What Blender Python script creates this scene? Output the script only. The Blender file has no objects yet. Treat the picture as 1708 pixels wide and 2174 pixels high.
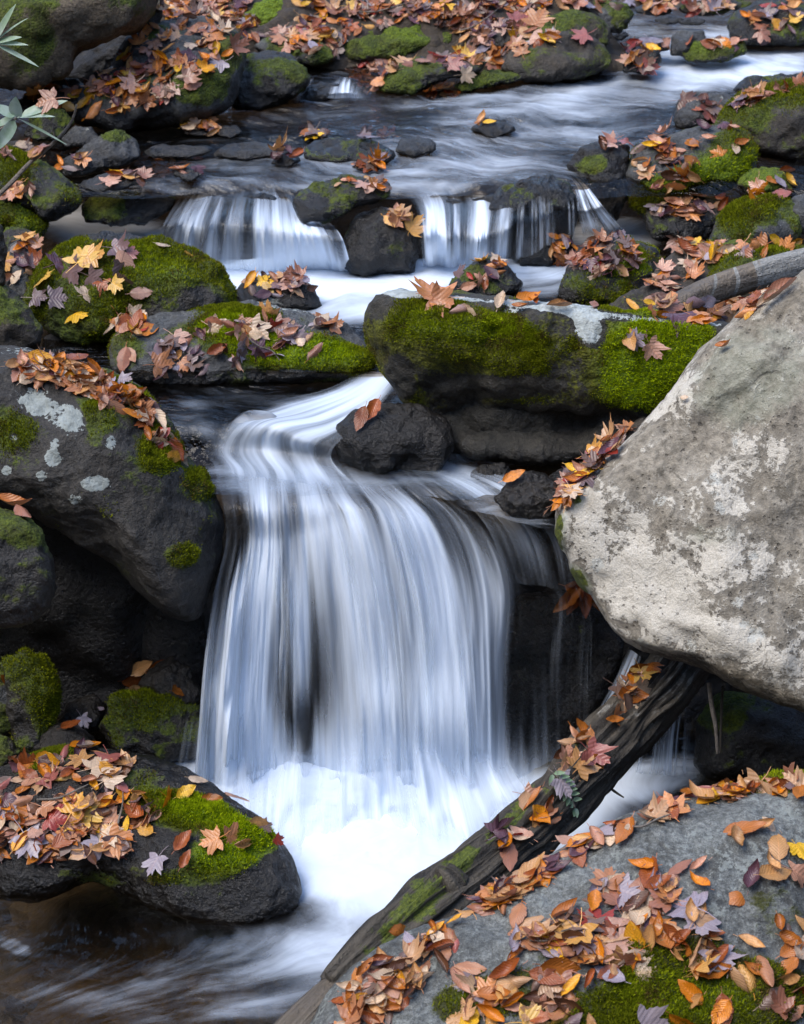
import bpy, math, random
import numpy as np
from mathutils import Vector, Matrix, Quaternion

random.seed(7)
R = math.radians
SC = bpy.context.scene
COL = SC.collection

# ------------------------------------------------------------------ camera
CAM_Z, PITCH, HALF = 3.4, 25.0, 14.0
cam_d = bpy.data.cameras.new('camera')
cam = bpy.data.objects.new('camera', cam_d)
COL.objects.link(cam)
cam.location = (0, 0, CAM_Z)
cam.rotation_euler = (R(90 - PITCH), 0, 0)
cam_d.sensor_fit = 'VERTICAL'
cam_d.sensor_height = 24.0
cam_d.lens = 12.0 / math.tan(R(HALF))
cam_d.clip_start = 0.05
cam_d.clip_end = 500
cam_d.dof.use_dof = True
cam_d.dof.focus_distance = 6.0
cam_d.dof.aperture_fstop = 4.0
SC.camera = cam

# ------------------------------------------------------------------ light
SUN_EL, SUN_AZ = 58.0, -115.0          # degrees; azimuth clockwise from +Y
world = bpy.data.worlds.new('World')
SC.world = world
world.use_nodes = True
wn = world.node_tree
bg = wn.nodes['Background']
sky = wn.nodes.new('ShaderNodeTexSky')
sky.sky_type = 'NISHITA'
sky.sun_disc = False
sky.sun_elevation = R(SUN_EL)
sky.sun_rotation = R(SUN_AZ)
sky.air_density = 1.0
sky.dust_density = 0.8
sky.ozone_density = 1.0
wn.links.new(sky.outputs[0], bg.inputs[0])
bg.inputs[1].default_value = 0.145
sd = bpy.data.lights.new('sun', 'SUN')
sd.energy = 1.05
sd.angle = R(45)
sd.color = (1.0, 0.93, 0.84)
sun = bpy.data.objects.new('sun', sd)
COL.objects.link(sun)
_d = Vector((math.sin(R(SUN_AZ)) * math.cos(R(SUN_EL)), math.cos(R(SUN_AZ)) * math.cos(R(SUN_EL)), math.sin(R(SUN_EL))))
sun.rotation_euler = (-_d).to_track_quat('-Z', 'Y').to_euler()
sun.location = _d * 20

SC.view_settings.view_transform = 'Standard'
SC.view_settings.look = 'None'
SC.view_settings.gamma = 1
SC.view_settings.use_curve_mapping = False
SC.view_settings.exposure = 1.82
SC.render.engine = 'CYCLES'
SC.cycles.use_denoising = True
SC.cycles.max_bounces = 8
SC.cycles.transparent_max_bounces = 24
SC.cycles.diffuse_bounces = 3
SC.cycles.glossy_bounces = 3
SC.cycles.caustics_reflective = False
SC.cycles.caustics_refractive = False
SC.render.use_motion_blur = False

# ------------------------------------------------------------------ picture-to-place helpers
# (x, y) on a 1708 x 2174 frame -> view ray; only used to find where each thing stands
FW, FH, TT = 1708.0, 2174.0, math.tan(R(HALF))
CP, SP = math.cos(R(90 - PITCH)), math.sin(R(90 - PITCH))
CAM = np.array([0.0, 0.0, CAM_Z])

def rays(px, py):
    px, py = np.asarray(px, float), np.asarray(py, float)
    sx = (px - FW / 2) / (FH / 2) * TT
    sy = -(py - FH / 2) / (FH / 2) * TT
    return np.stack([sx, sy * CP + SP, sy * SP - CP], -1)

def at_z(px, py, z):
    d = rays(px, py)
    t = (np.asarray(z) - CAM_Z) / d[..., 2]
    return CAM + d * t[..., None]

def at_y(px, py, y):
    d = rays(px, py)
    t = np.asarray(y) / d[..., 1]
    return CAM + d * t[..., None]

def project(p):
    p = np.asarray(p, float) - CAM
    cy = p[..., 1] * CP + p[..., 2] * SP
    cz = -p[..., 1] * SP + p[..., 2] * CP
    sx, sy = p[..., 0] / -cz, cy / -cz
    return sx / TT * FH / 2 + FW / 2, -sy / TT * FH / 2 + FH / 2

# ------------------------------------------------------------------ noise
def _hash(ix, iy, iz, seed):
    h = (ix * 374761393 + iy * 668265263 + iz * 1274126177 + seed * 974634777) & 0xFFFFFFFF
    h = ((h ^ (h >> 13)) * 1274126177) & 0xFFFFFFFF
    h = h ^ (h >> 16)
    return (h & 0xFFFFFF) / float(0xFFFFFF)

def vnoise(p, seed=0):
    p = np.asarray(p, float)
    i = np.floor(p).astype(np.int64)
    f = p - i
    f = f * f * f * (f * (f * 6 - 15) + 10)
    r = 0
    for dx in (0, 1):
        wx = f[..., 0] if dx else 1 - f[..., 0]
        for dy in (0, 1):
            wy = f[..., 1] if dy else 1 - f[..., 1]
            for dz in (0, 1):
                wz = f[..., 2] if dz else 1 - f[..., 2]
                r = r + wx * wy * wz * _hash(i[..., 0] + dx, i[..., 1] + dy, i[..., 2] + dz, seed)
    return r * 2 - 1

def fbm(p, seed=0, octv=4, gain=0.5, lac=2.03):
    a, s, r = 1.0, 1.0, 0
    for k in range(octv):
        r = r + a * vnoise(np.asarray(p) * s + k * 17.3, seed + k)
        a *= gain
        s *= lac
    return r

def sstep(a, b, x):
    t = np.clip((x - a) / (b - a), 0, 1)
    return t * t * (3 - 2 * t)

# ------------------------------------------------------------------ mesh helpers
def mesh_np(name, v, f, smooth=True):
    """v (n,3), f (m,k) with k 3 or 4"""
    me = bpy.data.meshes.new(name)
    v = np.asarray(v, np.float32)
    f = np.asarray(f, np.int32)
    m, k = f.shape
    me.vertices.add(len(v))
    me.vertices.foreach_set('co', v.ravel())
    me.loops.add(m * k)
    me.loops.foreach_set('vertex_index', f.ravel())
    me.polygons.add(m)
    me.polygons.foreach_set('loop_start', np.arange(0, m * k, k, dtype=np.int32))
    try:
        me.polygons.foreach_set('loop_total', np.full(m, k, np.int32))
    except Exception:
        pass
    me.polygons.foreach_set('use_smooth', np.full(m, smooth, bool))
    me.update(calc_edges=True)
    return me

def attr(me, name, vals):
    a = me.attributes.new(name, 'FLOAT', 'POINT')
    a.data.foreach_set('value', np.asarray(vals, np.float32).ravel())

def vattr(me, name, vals):
    a = me.attributes.new(name, 'FLOAT_VECTOR', 'POINT')
    a.data.foreach_set('vector', np.asarray(vals, np.float32).ravel())

def link(name, me, mat=None, parent=None, loc=None):
    o = bpy.data.objects.new(name, me)
    COL.objects.link(o)
    if mat is not None:
        me.materials.append(mat)
    if parent is not None:
        o.parent = parent
    if loc is not None:
        o.location = loc
    return o

def tag(o, label=None, cat=None, group=None, kind=None):
    if label: o['label'] = label
    if cat: o['category'] = cat
    if group: o['group'] = group
    if kind: o['kind'] = kind
    return o

def normals(me):
    n = np.empty(len(me.vertices) * 3, np.float32)
    me.vertex_normals.foreach_get('vector', n)
    return n.reshape(-1, 3).astype(float)

_ico = {}
def icosphere(sub):
    if sub in _ico: return _ico[sub]
    import bmesh
    bm = bmesh.new()
    bmesh.ops.create_icosphere(bm, subdivisions=sub, radius=1.0)
    v = np.array([x.co[:] for x in bm.verts])
    f = np.array([[q.index for q in t.verts] for t in bm.faces], np.int32)
    bm.free()
    v /= np.linalg.norm(v, axis=1)[:, None]
    _ico[sub] = (v, f)
    return _ico[sub]

# ------------------------------------------------------------------ node helpers
class NT:
    def __init__(s, name):
        s.mat = bpy.data.materials.new(name)
        s.mat.use_nodes = True
        s.t = s.mat.node_tree
        s.t.nodes.clear()
    def n(s, typ, **kw):
        x = s.t.nodes.new(typ)
        for k, v in kw.items(): setattr(x, k, v)
        return x
    def l(s, a, b): s.t.links.new(a, b)
    def put(s, sock, v):
        if hasattr(v, 'is_output'): s.l(v, sock)
        elif isinstance(v, (tuple, list)) and len(v) == 3 and sock.type == 'RGBA': sock.default_value = (*v, 1)
        elif sock.type == 'RGBA' and isinstance(v, (int, float)): sock.default_value = (v, v, v, 1)
        else: sock.default_value = v
    def math(s, op, a, b=0.5, c=None, clamp=False):
        x = s.n('ShaderNodeMath', operation=op, use_clamp=clamp)
        s.put(x.inputs[0], a); s.put(x.inputs[1], b)
        if c is not None: s.put(x.inputs[2], c)
        return x.outputs[0]
    def step(s, v, a, b, o0=0.0, o1=1.0):
        x = s.n('ShaderNodeMapRange', interpolation_type='SMOOTHSTEP')
        s.put(x.inputs[0], v); s.put(x.inputs[1], a); s.put(x.inputs[2], b); s.put(x.inputs[3], o0); s.put(x.inputs[4], o1)
        return x.outputs[0]
    def mix(s, f, a, b, blend='MIX'):
        x = s.n('ShaderNodeMix', data_type='RGBA', blend_type=blend)
        s.put(x.inputs[0], f); s.put(x.inputs[6], a); s.put(x.inputs[7], b)
        return x.outputs[2]
    def noise(s, vec, scale, detail=4, rough=0.55, dist=0.0):
        x = s.n('ShaderNodeTexNoise')
        s.l(vec, x.inputs['Vector'])
        x.inputs['Scale'].default_value = scale
        x.inputs['Detail'].default_value = detail
        x.inputs['Roughness'].default_value = rough
        x.inputs['Distortion'].default_value = dist
        return x.outputs[0]
    def vor(s, vec, scale, feature='F1', out=0):
        x = s.n('ShaderNodeTexVoronoi', feature=feature)
        s.l(vec, x.inputs['Vector'])
        x.inputs['Scale'].default_value = scale
        return x.outputs[out]
    def attr(s, name, out='Fac'):
        return s.n('ShaderNodeAttribute', attribute_name=name).outputs[out]
    def bump(s, h, strength=0.5, dist=0.01, normal=None):
        x = s.n('ShaderNodeBump')
        s.put(x.inputs['Strength'], strength)
        x.inputs['Distance'].default_value = dist
        s.l(h, x.inputs['Height'])
        if normal is not None: s.l(normal, x.inputs['Normal'])
        return x.outputs[0]
    def objvec(s, off=7.0):
        tc = s.n('ShaderNodeTexCoord').outputs['Object']
        rnd = s.n('ShaderNodeObjectInfo').outputs['Random']
        x = s.n('ShaderNodeVectorMath', operation='MULTIPLY_ADD')
        s.l(rnd, x.inputs[0]); x.inputs[1].default_value = (off * 9, off * 5, off * 7)
        s.l(tc, x.inputs[2])
        return x.outputs[0]
    def out(s, shader):
        o = s.n('ShaderNodeOutputMaterial')
        s.l(shader, o.inputs[0])
        return s.mat

def rock_mat(name, c1, c2, c3, moss1=(0.115, 0.150, 0.006), moss2=(0.016, 0.026, 0.004), moss3=(0.06, 0.048, 0.012),
             lichen=(0.42, 0.45, 0.40), rough=0.75, lich_amt=0.0, mossbrown=0.35, bumpk=1.0):
    """stone of colours c1..c3 carrying moss, pale lichen (top light on the mossy block) and wet film where the mesh says they grow"""
    t = NT(name)
    v = t.objvec()
    big = t.noise(v, 3.2, 5, 0.6, 0.4)
    mid = t.noise(v, 14, 6, 0.65)
    fine = t.noise(v, 70, 4, 0.7)
    grain = t.noise(v, 260, 2, 0.6)
    col = t.mix(t.step(big, 0.35, 0.65), c1, c2)
    col = t.mix(t.math('MULTIPLY', t.step(mid, 0.48, 0.72), 0.75), col, c3)
    g = t.step(grain, 0.2, 0.8, 0.6, 1.4)
    col = t.mix(1.0, col, g, 'MULTIPLY')
    g2 = t.step(fine, 0.25, 0.75, 0.45, 1.5)
    col = t.mix(1.0, col, g2, 'MULTIPLY')
    # mineral specks, stains and hairline cracks
    spk = t.step(t.vor(v, 120), 0.10, 0.22, 1.0, 0.0)
    col = t.mix(t.math('MULTIPLY', spk, 0.45), col, t.mix(1.0, col, (2.2, 2.1, 2.0), 'MULTIPLY'))
    stn = t.step(t.noise(v, 5.5, 6, 0.7, 1.2), 0.54, 0.62)
    col = t.mix(t.math('MULTIPLY', stn, 0.55), col, t.mix(1.0, col, (0.42, 0.38, 0.33), 'MULTIPLY'))
    # lichen; on the mossy block, top light painted in the same pale colour
    lv = t.noise(v, 9, 5, 0.7, 0.6)
    lm = t.math('ADD', t.attr('pale'), t.math('MULTIPLY', t.math('SUBTRACT', lv, 0.5), 1.5))
    lm = t.math('ADD', lm, t.math('MULTIPLY', t.math('SUBTRACT', fine, 0.5), 1.2))
    lm = t.step(lm, 0.45, 0.53)
    lcol = t.mix(t.step(t.noise(v, 34, 4, 0.7), 0.35, 0.7), lichen, (lichen[0] * 0.62, lichen[1] * 0.62, lichen[2] * 0.6))
    col = t.mix(t.math('MULTIPLY', lm, 0.9), col, lcol)
    # wet film darkens stone and makes it gloss
    wet = t.math('ADD', t.attr('wet'), t.math('MULTIPLY', t.math('SUBTRACT', mid, 0.5), 0.5), clamp=True)
    col = t.mix(wet, col, t.mix(1.0, col, (0.30, 0.29, 0.29), 'MULTIPLY'))
    # moss
    mv = t.noise(v, 6, 6, 0.7, 0.5)
    mm = t.math('ADD', t.attr('moss'), t.math('MULTIPLY', t.math('SUBTRACT', mv, 0.5), 1.1))
    mm = t.math('ADD', mm, t.math('MULTIPLY', t.math('SUBTRACT', fine, 0.5), 0.6))
    mm = t.step(mm, 0.33, 0.52)
    tuft = t.noise(v, 120, 4, 0.75)
    tuft2 = t.vor(v, 95)
    pile = t.noise(v, 26, 4, 0.65)
    mc = t.mix(t.step(t.math('ADD', t.math('MULTIPLY', tuft, 0.6), t.math('MULTIPLY', pile, 0.5)), 0.38, 0.72), moss2, moss1)
    mc = t.mix(t.math('MULTIPLY', t.step(t.noise(v, 8.5, 4, 0.6), 0.44, 0.66), mossbrown), mc, moss3)
    lush = t.attr('lush')
    mc = t.mix(t.math('MULTIPLY', lush, 0.85), mc, t.mix(t.step(tuft, 0.3, 0.7), (0.06, 0.115, 0.003), (0.24, 0.34, 0.006)))
    col = t.mix(mm, col, mc)
    r = t.math('SUBTRACT', rough, t.math('MULTIPLY', wet, 0.42))
    r = t.math('ADD', r, t.math('MULTIPLY', t.math('SUBTRACT', fine, 0.5), 0.25))
    r = t.mix(mm, r, 0.9)
    h = t.math('ADD', t.math('MULTIPLY', mid, 0.55), t.math('MULTIPLY', fine, 0.36))
    h = t.math('ADD', h, t.math('MULTIPLY', grain, 0.05))
    hm = t.math('ADD', t.math('MULTIPLY', tuft, 0.5), t.math('MULTIPLY', t.math('SUBTRACT', 0.6, tuft2), 0.5))
    hm = t.math('ADD', hm, pile)
    n1 = t.bump(h, 1.0 * bumpk, 0.03)
    n2 = t.bump(hm, t.math('MULTIPLY', mm, 0.95), 0.016, n1)
    b = t.n('ShaderNodeBsdfPrincipled')
    t.l(col, b.inputs['Base Color']); t.l(r, b.inputs['Roughness']); t.l(n2, b.inputs['Normal'])
    b.inputs['Specular IOR Level'].default_value = 0.45
    return t.out(b.outputs[0])

def pale_mat():
    """warm grey sandstone: cream lichen crust with crisp rims, dark blotches, pits, cracks, greenish film"""
    t = NT('lichen_crusted_sandstone')
    v = t.objvec()
    big, mid, fine, grain = t.noise(v, 2.4, 5, .6, .6), t.noise(v, 11, 6, .68, .3), t.noise(v, 48, 5, .7), t.noise(v, 190, 3, .65)
    col = t.mix(t.step(mid, .36, .66), (0.20, 0.176, 0.136), (0.335, 0.303, 0.245))
    col = t.mix(1.0, col, t.step(fine, .28, .72, .55, 1.35), 'MULTIPLY')
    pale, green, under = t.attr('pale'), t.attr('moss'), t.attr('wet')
    k = t.math('ADD', pale, t.math('ADD', t.math('MULTIPLY', t.math('SUBTRACT', big, .5), .9), t.math('ADD', t.math('MULTIPLY', t.math('SUBTRACT', mid, .5), 1.5), t.math('MULTIPLY', t.math('SUBTRACT', fine, .5), 1.1))))
    crust = t.step(k, .46, .56)
    cc = t.mix(t.step(grain, .3, .7), (0.45, 0.415, 0.345), (0.62, 0.58, 0.495))
    col = t.mix(t.math('MULTIPLY', crust, .85), col, cc)
    ros = t.vor(v, 9.0)
    rosm = t.step(t.math('ADD', ros, t.math('MULTIPLY', t.math('SUBTRACT', fine, .5), .6)), .16, .22, 1.0, 0.0)
    rosm = t.math('MULTIPLY', rosm, t.step(k, .36, .46))
    col = t.mix(t.math('MULTIPLY', rosm, .8), col, (0.50, 0.50, 0.45))
    d = t.noise(v, 7.5, 6, .72, 1.4)
    dm = t.step(d, .585, .63)
    col = t.mix(t.math('MULTIPLY', dm, .6), col, (0.085, 0.075, 0.056))
    pit = t.step(t.math('ADD', t.vor(v, 46), t.math('MULTIPLY', t.math('SUBTRACT', mid, .5), 1.1)), .08, .16, 1.0, 0.0)
    col = t.mix(t.math('MULTIPLY', pit, .5), col, (0.05, 0.042, 0.032))
    col = t.mix(t.math('MULTIPLY', t.step(t.math('ADD', green, t.math('MULTIPLY', t.math('SUBTRACT', mid, .5), .9)), .25, .6), .6), col, t.mix(t.step(fine, .3, .7), (0.19, 0.20, 0.14), (0.31, 0.32, 0.25)))
    vc = t.n('ShaderNodeVectorMath', operation='MULTIPLY_ADD')
    ns = t.n('ShaderNodeTexNoise'); t.l(v, ns.inputs['Vector']); ns.inputs['Scale'].default_value = 3.0
    t.l(ns.outputs['Color'], vc.inputs[0]); vc.inputs[1].default_value = (.55, .55, .55); t.l(v, vc.inputs[2])
    ck = t.step(t.vor(vc.outputs[0], 2.1, 'DISTANCE_TO_EDGE'), .004, .016, 1.0, 0.0)
    ck = t.math('MULTIPLY', ck, t.step(big, .45, .6))
    col = t.mix(t.math('MULTIPLY', ck, .22), col, (0.05, 0.042, 0.032))
    mossm = t.step(t.math('ADD', green, t.math('MULTIPLY', t.math('SUBTRACT', mid, .5), 1.0)), .68, .8)
    col = t.mix(mossm, col, t.mix(t.step(fine, .3, .7), (0.022, 0.032, 0.004), (0.11, 0.13, 0.008)))
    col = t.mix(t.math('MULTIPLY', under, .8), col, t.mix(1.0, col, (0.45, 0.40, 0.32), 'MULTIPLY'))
    h = t.math('ADD', t.math('MULTIPLY', mid, .7), t.math('ADD', t.math('MULTIPLY', fine, .4), t.math('MULTIPLY', grain, .12)))
    h = t.math('SUBTRACT', h, t.math('ADD', t.math('MULTIPLY', pit, .35), t.math('MULTIPLY', ck, .10)))
    h = t.math('ADD', h, t.math('MULTIPLY', crust, .08))
    b = t.n('ShaderNodeBsdfPrincipled')
    t.l(col, b.inputs['Base Color']); b.inputs['Roughness'].default_value = .88
    t.l(t.bump(h, .9, .021), b.inputs['Normal'])
    return t.out(b.outputs[0])
M = {}
M['grey'] = rock_mat('grey_stone', (0.074, 0.077, 0.077), (0.042, 0.042, 0.042), (0.109, 0.109, 0.104))
M['brown'] = rock_mat('brown_stone', (0.054, 0.044, 0.032), (0.024, 0.020, 0.016), (0.071, 0.060, 0.046))
M['tawny'] = rock_mat('tawny_stone', (0.120, 0.092, 0.060), (0.060, 0.046, 0.030), (0.152, 0.120, 0.084), mossbrown=.5)
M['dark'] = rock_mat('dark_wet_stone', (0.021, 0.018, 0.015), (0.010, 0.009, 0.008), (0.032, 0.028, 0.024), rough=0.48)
M['pale'] = rock_mat('pale_lichen_stone', (0.216, 0.205, 0.184), (0.137, 0.126, 0.108), (0.259, 0.248, 0.230), lichen=(0.50, 0.49, 0.46), rough=0.85)
M['front'] = rock_mat('blue_grey_stone', (0.150, 0.158, 0.148), (0.078, 0.082, 0.078), (0.190, 0.198, 0.185), lichen=(0.25, 0.27, 0.25), rough=0.8,
                      moss1=(0.075, 0.085, 0.012), moss2=(0.03, 0.036, 0.008))
M['block'] = rock_mat('mossy_block_stone', (0.038, 0.034, 0.026), (0.020, 0.019, 0.015), (0.056, 0.051, 0.041), moss1=(0.165, 0.175, 0.007), moss2=(0.022, 0.025, 0.004),
                      moss3=(0.055, 0.038, 0.012), lichen=(0.48, 0.52, 0.50), mossbrown=0.55)
M['pale'] = pale_mat()
M['left'] = rock_mat('spotted_dark_stone', (0.040, 0.036, 0.030), (0.020, 0.019, 0.019), (0.058, 0.052, 0.043), lichen=(0.35, 0.385, 0.36))

# ------------------------------------------------------------------ boulders
ROCKS = {}
def smooth_outline(poly, n=360, rough=0.02, seed=0):
    """star-shaped outline about its centre -> radius by angle"""
    P = np.array(poly, float)
    # area centroid
    x, y = P[:, 0], P[:, 1]
    x2, y2 = np.roll(x, -1), np.roll(y, -1)
    c = x * y2 - x2 * y
    A = c.sum() / 2
    cx, cy = ((x + x2) * c).sum() / (6 * A), ((y + y2) * c).sum() / (6 * A)
    th = np.linspace(-math.pi, math.pi, n, endpoint=False)
    rr = np.zeros(n)
    for k in range(len(P)):
        a, b = P[k] - (cx, cy), P[(k + 1) % len(P)] - (cx, cy)
        d = b - a
        for i, t in enumerate(th):
            e = (math.cos(t), math.sin(t))
            den = e[0] * d[1] - e[1] * d[0]
            if abs(den) < 1e-9: continue
            r = (a[0] * d[1] - a[1] * d[0]) / den
            s = (a[0] * e[1] - a[1] * e[0]) / den
            if r > 0 and -1e-6 <= s <= 1 + 1e-6: rr[i] = max(rr[i], r)
    ker = np.array([1, 2, 3, 4, 3, 2, 1], float); ker /= ker.sum()
    for _ in range(2):
        rr = np.convolve(np.concatenate([rr[-3:], rr, rr[:3]]), ker, 'valid')
    q = np.stack([np.cos(th) * 2.2, np.sin(th) * 2.2, np.zeros(n)], -1)
    rr = rr * (1 + rough * fbm(q * 2.0 + seed, seed, 4, 0.6))
    return cx, cy, th, rr

def ell(px, py, L):
    """soft painted patches: (cx, cy, rx, ry, rotation, value)"""
    o = np.zeros(np.shape(px))
    for cx, cy, rx, ry, ro, val in L:
        c, s = math.cos(R(ro)), math.sin(R(ro))
        dx, dy = px - cx, py - cy
        a, b = (dx * c + dy * s) / rx, (-dx * s + dy * c) / ry
        o = o + val * (1 - sstep(0.45, 1.15, np.sqrt(a * a + b * b)))
    return o

def tuft_mat():
    t = NT('moss_shoots')
    c = t.n('ShaderNodeAttribute', attribute_name='col').outputs['Color']
    b = t.n('ShaderNodeBsdfDiffuse'); t.l(c, b.inputs[0])
    tl = t.n('ShaderNodeBsdfTranslucent'); t.l(c, tl.inputs[0])
    mx = t.n('ShaderNodeMixShader'); mx.inputs[0].default_value = .25
    t.l(b.outputs[0], mx.inputs[1]); t.l(tl.outputs[0], mx.inputs[2])
    return t.out(mx.outputs[0])
TUFT = tuft_mat()
def moss_tufts(o, co, nn, ms, lush, front, n, rng, sp):
    """short moss shoots standing on the cushions of one rock"""
    w = np.where(front, sstep(.42, .72, ms), 0)
    if w.sum() < 1: return
    i = rng.choice(len(co), n, p=w / w.sum())
    nrm = nn[i]
    a = rng.normal(size=(n, 3)); t1 = np.cross(nrm, a); t1 /= np.linalg.norm(t1, axis=1)[:, None]
    t2 = np.cross(nrm, t1)
    base = co[i] + t1 * rng.uniform(-sp, sp, (n, 1)) + t2 * rng.uniform(-sp, sp, (n, 1)) - nrm * .001
    h = rng.uniform(.004, .010, (n, 1)) * (.7 + .5 * np.clip(ms[i], 0, 1))[:, None]
    tip = base + (nrm * .8 + t2 * rng.uniform(-.7, .7, (n, 1)) + np.array([0, 0, .25])) * h
    wd = rng.uniform(.0012, .0026, (n, 1))
    V = np.stack([base - t1 * wd, base + t1 * wd, tip], 1).reshape(-1, 3)
    me = mesh_np('moss', V, np.arange(3 * n).reshape(n, 3), smooth=False)
    k = rng.uniform(0, 1, (n, 1)); L = lush[i][:, None]
    patch = (.5 + .5 * np.clip(fbm(co[i] * 13 + 7, 77, 3), -1, 1))[:, None]
    c = (1 - L) * ((1 - k) * np.array([.065, .080, .006]) + k * np.array([.25, .275, .012])) + L * ((1 - k) * np.array([.135, .205, .005]) + k * np.array([.50, .60, .010]))
    brown = (patch > .68) & (rng.uniform(size=(n, 1)) < .55) & (L < .5)
    c = np.where(brown, np.array([.13, .095, .026]) * (.6 + .8 * k), c)
    cc = np.repeat(np.concatenate([c, np.ones((n, 1))], 1), 3, 0)
    at = me.attributes.new('col', 'FLOAT_COLOR', 'POINT'); at.data.foreach_set('color', cc.astype(np.float32).ravel())
    link('moss', me, TUFT, o)
_seed = [100]
def rock(name, label, poly, z=None, y=None, m='brown', tilt=45, yaw=0, H=0.42, p=2.3, sub=5, moss=0.0, mossup=0.26, wet=0.0, wetline=0.09,
         pale=0.0, M_=(), P_=(), W_=(), L_=(), bumps=(), facets=5, rough=0.02, disp=1.0, sink=0.10, group=None, cat=None, anchor=None, tufts=0):
    _seed[0] += 13
    sd_ = _seed[0]
    rng = np.random.default_rng(sd_)
    P = np.array(poly, float)
    bot, top = P[:, 1].max(), P[:, 1].min()
    hh = bot - top
    low = sstep(0.72, 1.0, (P[:, 1] - top) / hh)
    P2 = P.copy(); P2[:, 1] += low * sink * hh
    cx, cy, th, rr = smooth_outline(P2, rough=rough, seed=sd_)
    ax, ay = anchor if anchor else (P[np.argmax(P[:, 1]), 0], bot)
    A = at_z(ax, ay, z) if z is not None else at_y(ax, ay, y)
    t_ = R(tilt)
    nrm = np.array([0, -math.sin(t_), math.cos(t_)])
    cyw, syw = math.cos(R(yaw)), math.sin(R(yaw))
    nrm = np.array([nrm[0] * cyw - nrm[1] * syw, nrm[0] * syw + nrm[1] * cyw, nrm[2]])
    v, f = icosphere(sub)
    u = v.copy()
    for k in range(facets):
        a = rng.uniform(0, 2 * math.pi); e = rng.uniform(0.35, 0.95)
        nk = np.array([math.sqrt(1 - e * e) * math.cos(a), math.sqrt(1 - e * e) * math.sin(a), e])
        c = rng.uniform(0.80, 0.92)
        dd = u @ nk - c
        u = u - np.where(dd > 0, dd, 0)[:, None] * nk * 0.85
    rad = np.sqrt(v[:, 0] ** 2 + v[:, 1] ** 2)
    ang = np.arctan2(v[:, 1], v[:, 0])
    Rr = np.interp(ang, np.append(th, math.pi), np.append(rr, rr[0]))
    px, py = cx + np.cos(ang) * rad * Rr, cy + np.sin(ang) * rad * Rr
    d = rays(px, py)
    tp = ((A - CAM) @ nrm) / (d @ nrm)
    dl = np.linalg.norm(d, axis=1)
    scale_px = np.median(tp * dl) * 2 * TT / FH            # metres per frame pixel
    wm, hm = (P[:, 0].max() - P[:, 0].min()) * scale_px, hh * scale_px
    Hm = H * min(wm, hm * 1.25)
    prof = np.clip(1 - rad ** p, 0, 1) ** (1 / p)
    prof = prof * np.clip(u[:, 2] / np.where(np.abs(v[:, 2]) < 1e-3, 1e-3, v[:, 2]), 0.5, 1.2)
    front = v[:, 2] > 0
    off = np.where(front, -Hm * prof, Hm * prof * 1.1)
    for bx, by, brx, bry, bro, bv in bumps:
        off = off - np.where(front, ell(px, py, [(bx, by, brx, bry, bro, bv)]) * Hm * np.minimum(1, prof * 2), 0)
    co = CAM + d * (tp + off / dl)[:, None]
    size = math.sqrt(wm * hm)
    loc = A.copy()
    me = mesh_np(name, co - loc, f[:, ::-1])
    nn = normals(me)
    q = (co + sd_) / size
    dsp = size * (0.055 * fbm(q * 2.3, sd_, 3) + 0.020 * fbm(q * 7, sd_ + 5, 4, 0.55) + 0.05 * (0.35 - np.abs(vnoise(q * 3.1 + 5, sd_ + 6))) + 0.02 * (0.35 - np.abs(vnoise(q * 8.3 + 5, sd_ + 7)))) * disp
    edge = 0.25 + 0.75 * np.clip(np.abs(v[:, 2]) * 2.5, 0, 1)
    co = co + nn * (dsp * edge)[:, None]
    me.vertices.foreach_set('co', (co - loc).astype(np.float32).ravel())
    me.update()
    nn = normals(me)
    pxx, pyy = project(co)
    lf = fbm(q * 3.1 + 40, sd_ + 9, 3)
    ms = moss + (.05 if moss > 0 else 0) + mossup * (sstep(-0.1, 0.85, nn[:, 2]) - 0.35) + 0.22 * lf + ell(pxx, pyy, M_)
    ms = np.clip(ms - .9 * np.clip(ell(pxx, pyy, P_), 0, 1) * (m != 'pale'), 0, 1.4)
    zb = A[2] if z is not None else -9
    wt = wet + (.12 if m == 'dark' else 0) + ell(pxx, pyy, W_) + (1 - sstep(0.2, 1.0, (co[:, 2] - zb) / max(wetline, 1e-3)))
    pl = pale + 0.12 * lf + ell(pxx, pyy, P_)
    # moss cushions stand proud of the stone
    cush = sstep(0.45, 0.8, ms + 0.25 * fbm(q * 9, sd_ + 3, 3))
    bil = (1 - np.abs(vnoise(co * 42, sd_ + 2))) * .55 + (1 - np.abs(vnoise(co * 95, sd_ + 3))) * .3 + .5 * vnoise(co * 17, sd_ + 4)
    co = co + nn * (cush * (-0.002 + 0.016 * bil))[:, None]
    grit = fbm(co * 38, sd_ + 12, 3, .6)
    co = co + nn * ((1 - cush) * 0.0035 * grit * disp)[:, None]
    me.vertices.foreach_set('co', (co - loc).astype(np.float32).ravel())
    me.update()
    attr(me, 'moss', ms); attr(me, 'wet', np.clip(wt, 0, 1)); attr(me, 'pale', np.clip(pl, 0, 1.5)); attr(me, 'lush', np.clip(ell(pxx, pyy, L_), 0, 1))
    o = link(name, me, M[m], loc=loc)
    tag(o, label, cat or name, group or 'boulders and rocks in the stream')
    ROCKS[o.name] = o
    if tufts: moss_tufts(o, co - loc, normals(me), np.clip(ms + .22 * fbm(co * 9, sd_ + 20, 3), 0, 1.5), np.clip(ell(pxx, pyy, L_), 0, 1), v[:, 2] > -.15, tufts, rng, 2.2 * math.sqrt(wm * hm / (len(v) * .5)))
    return o

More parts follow.
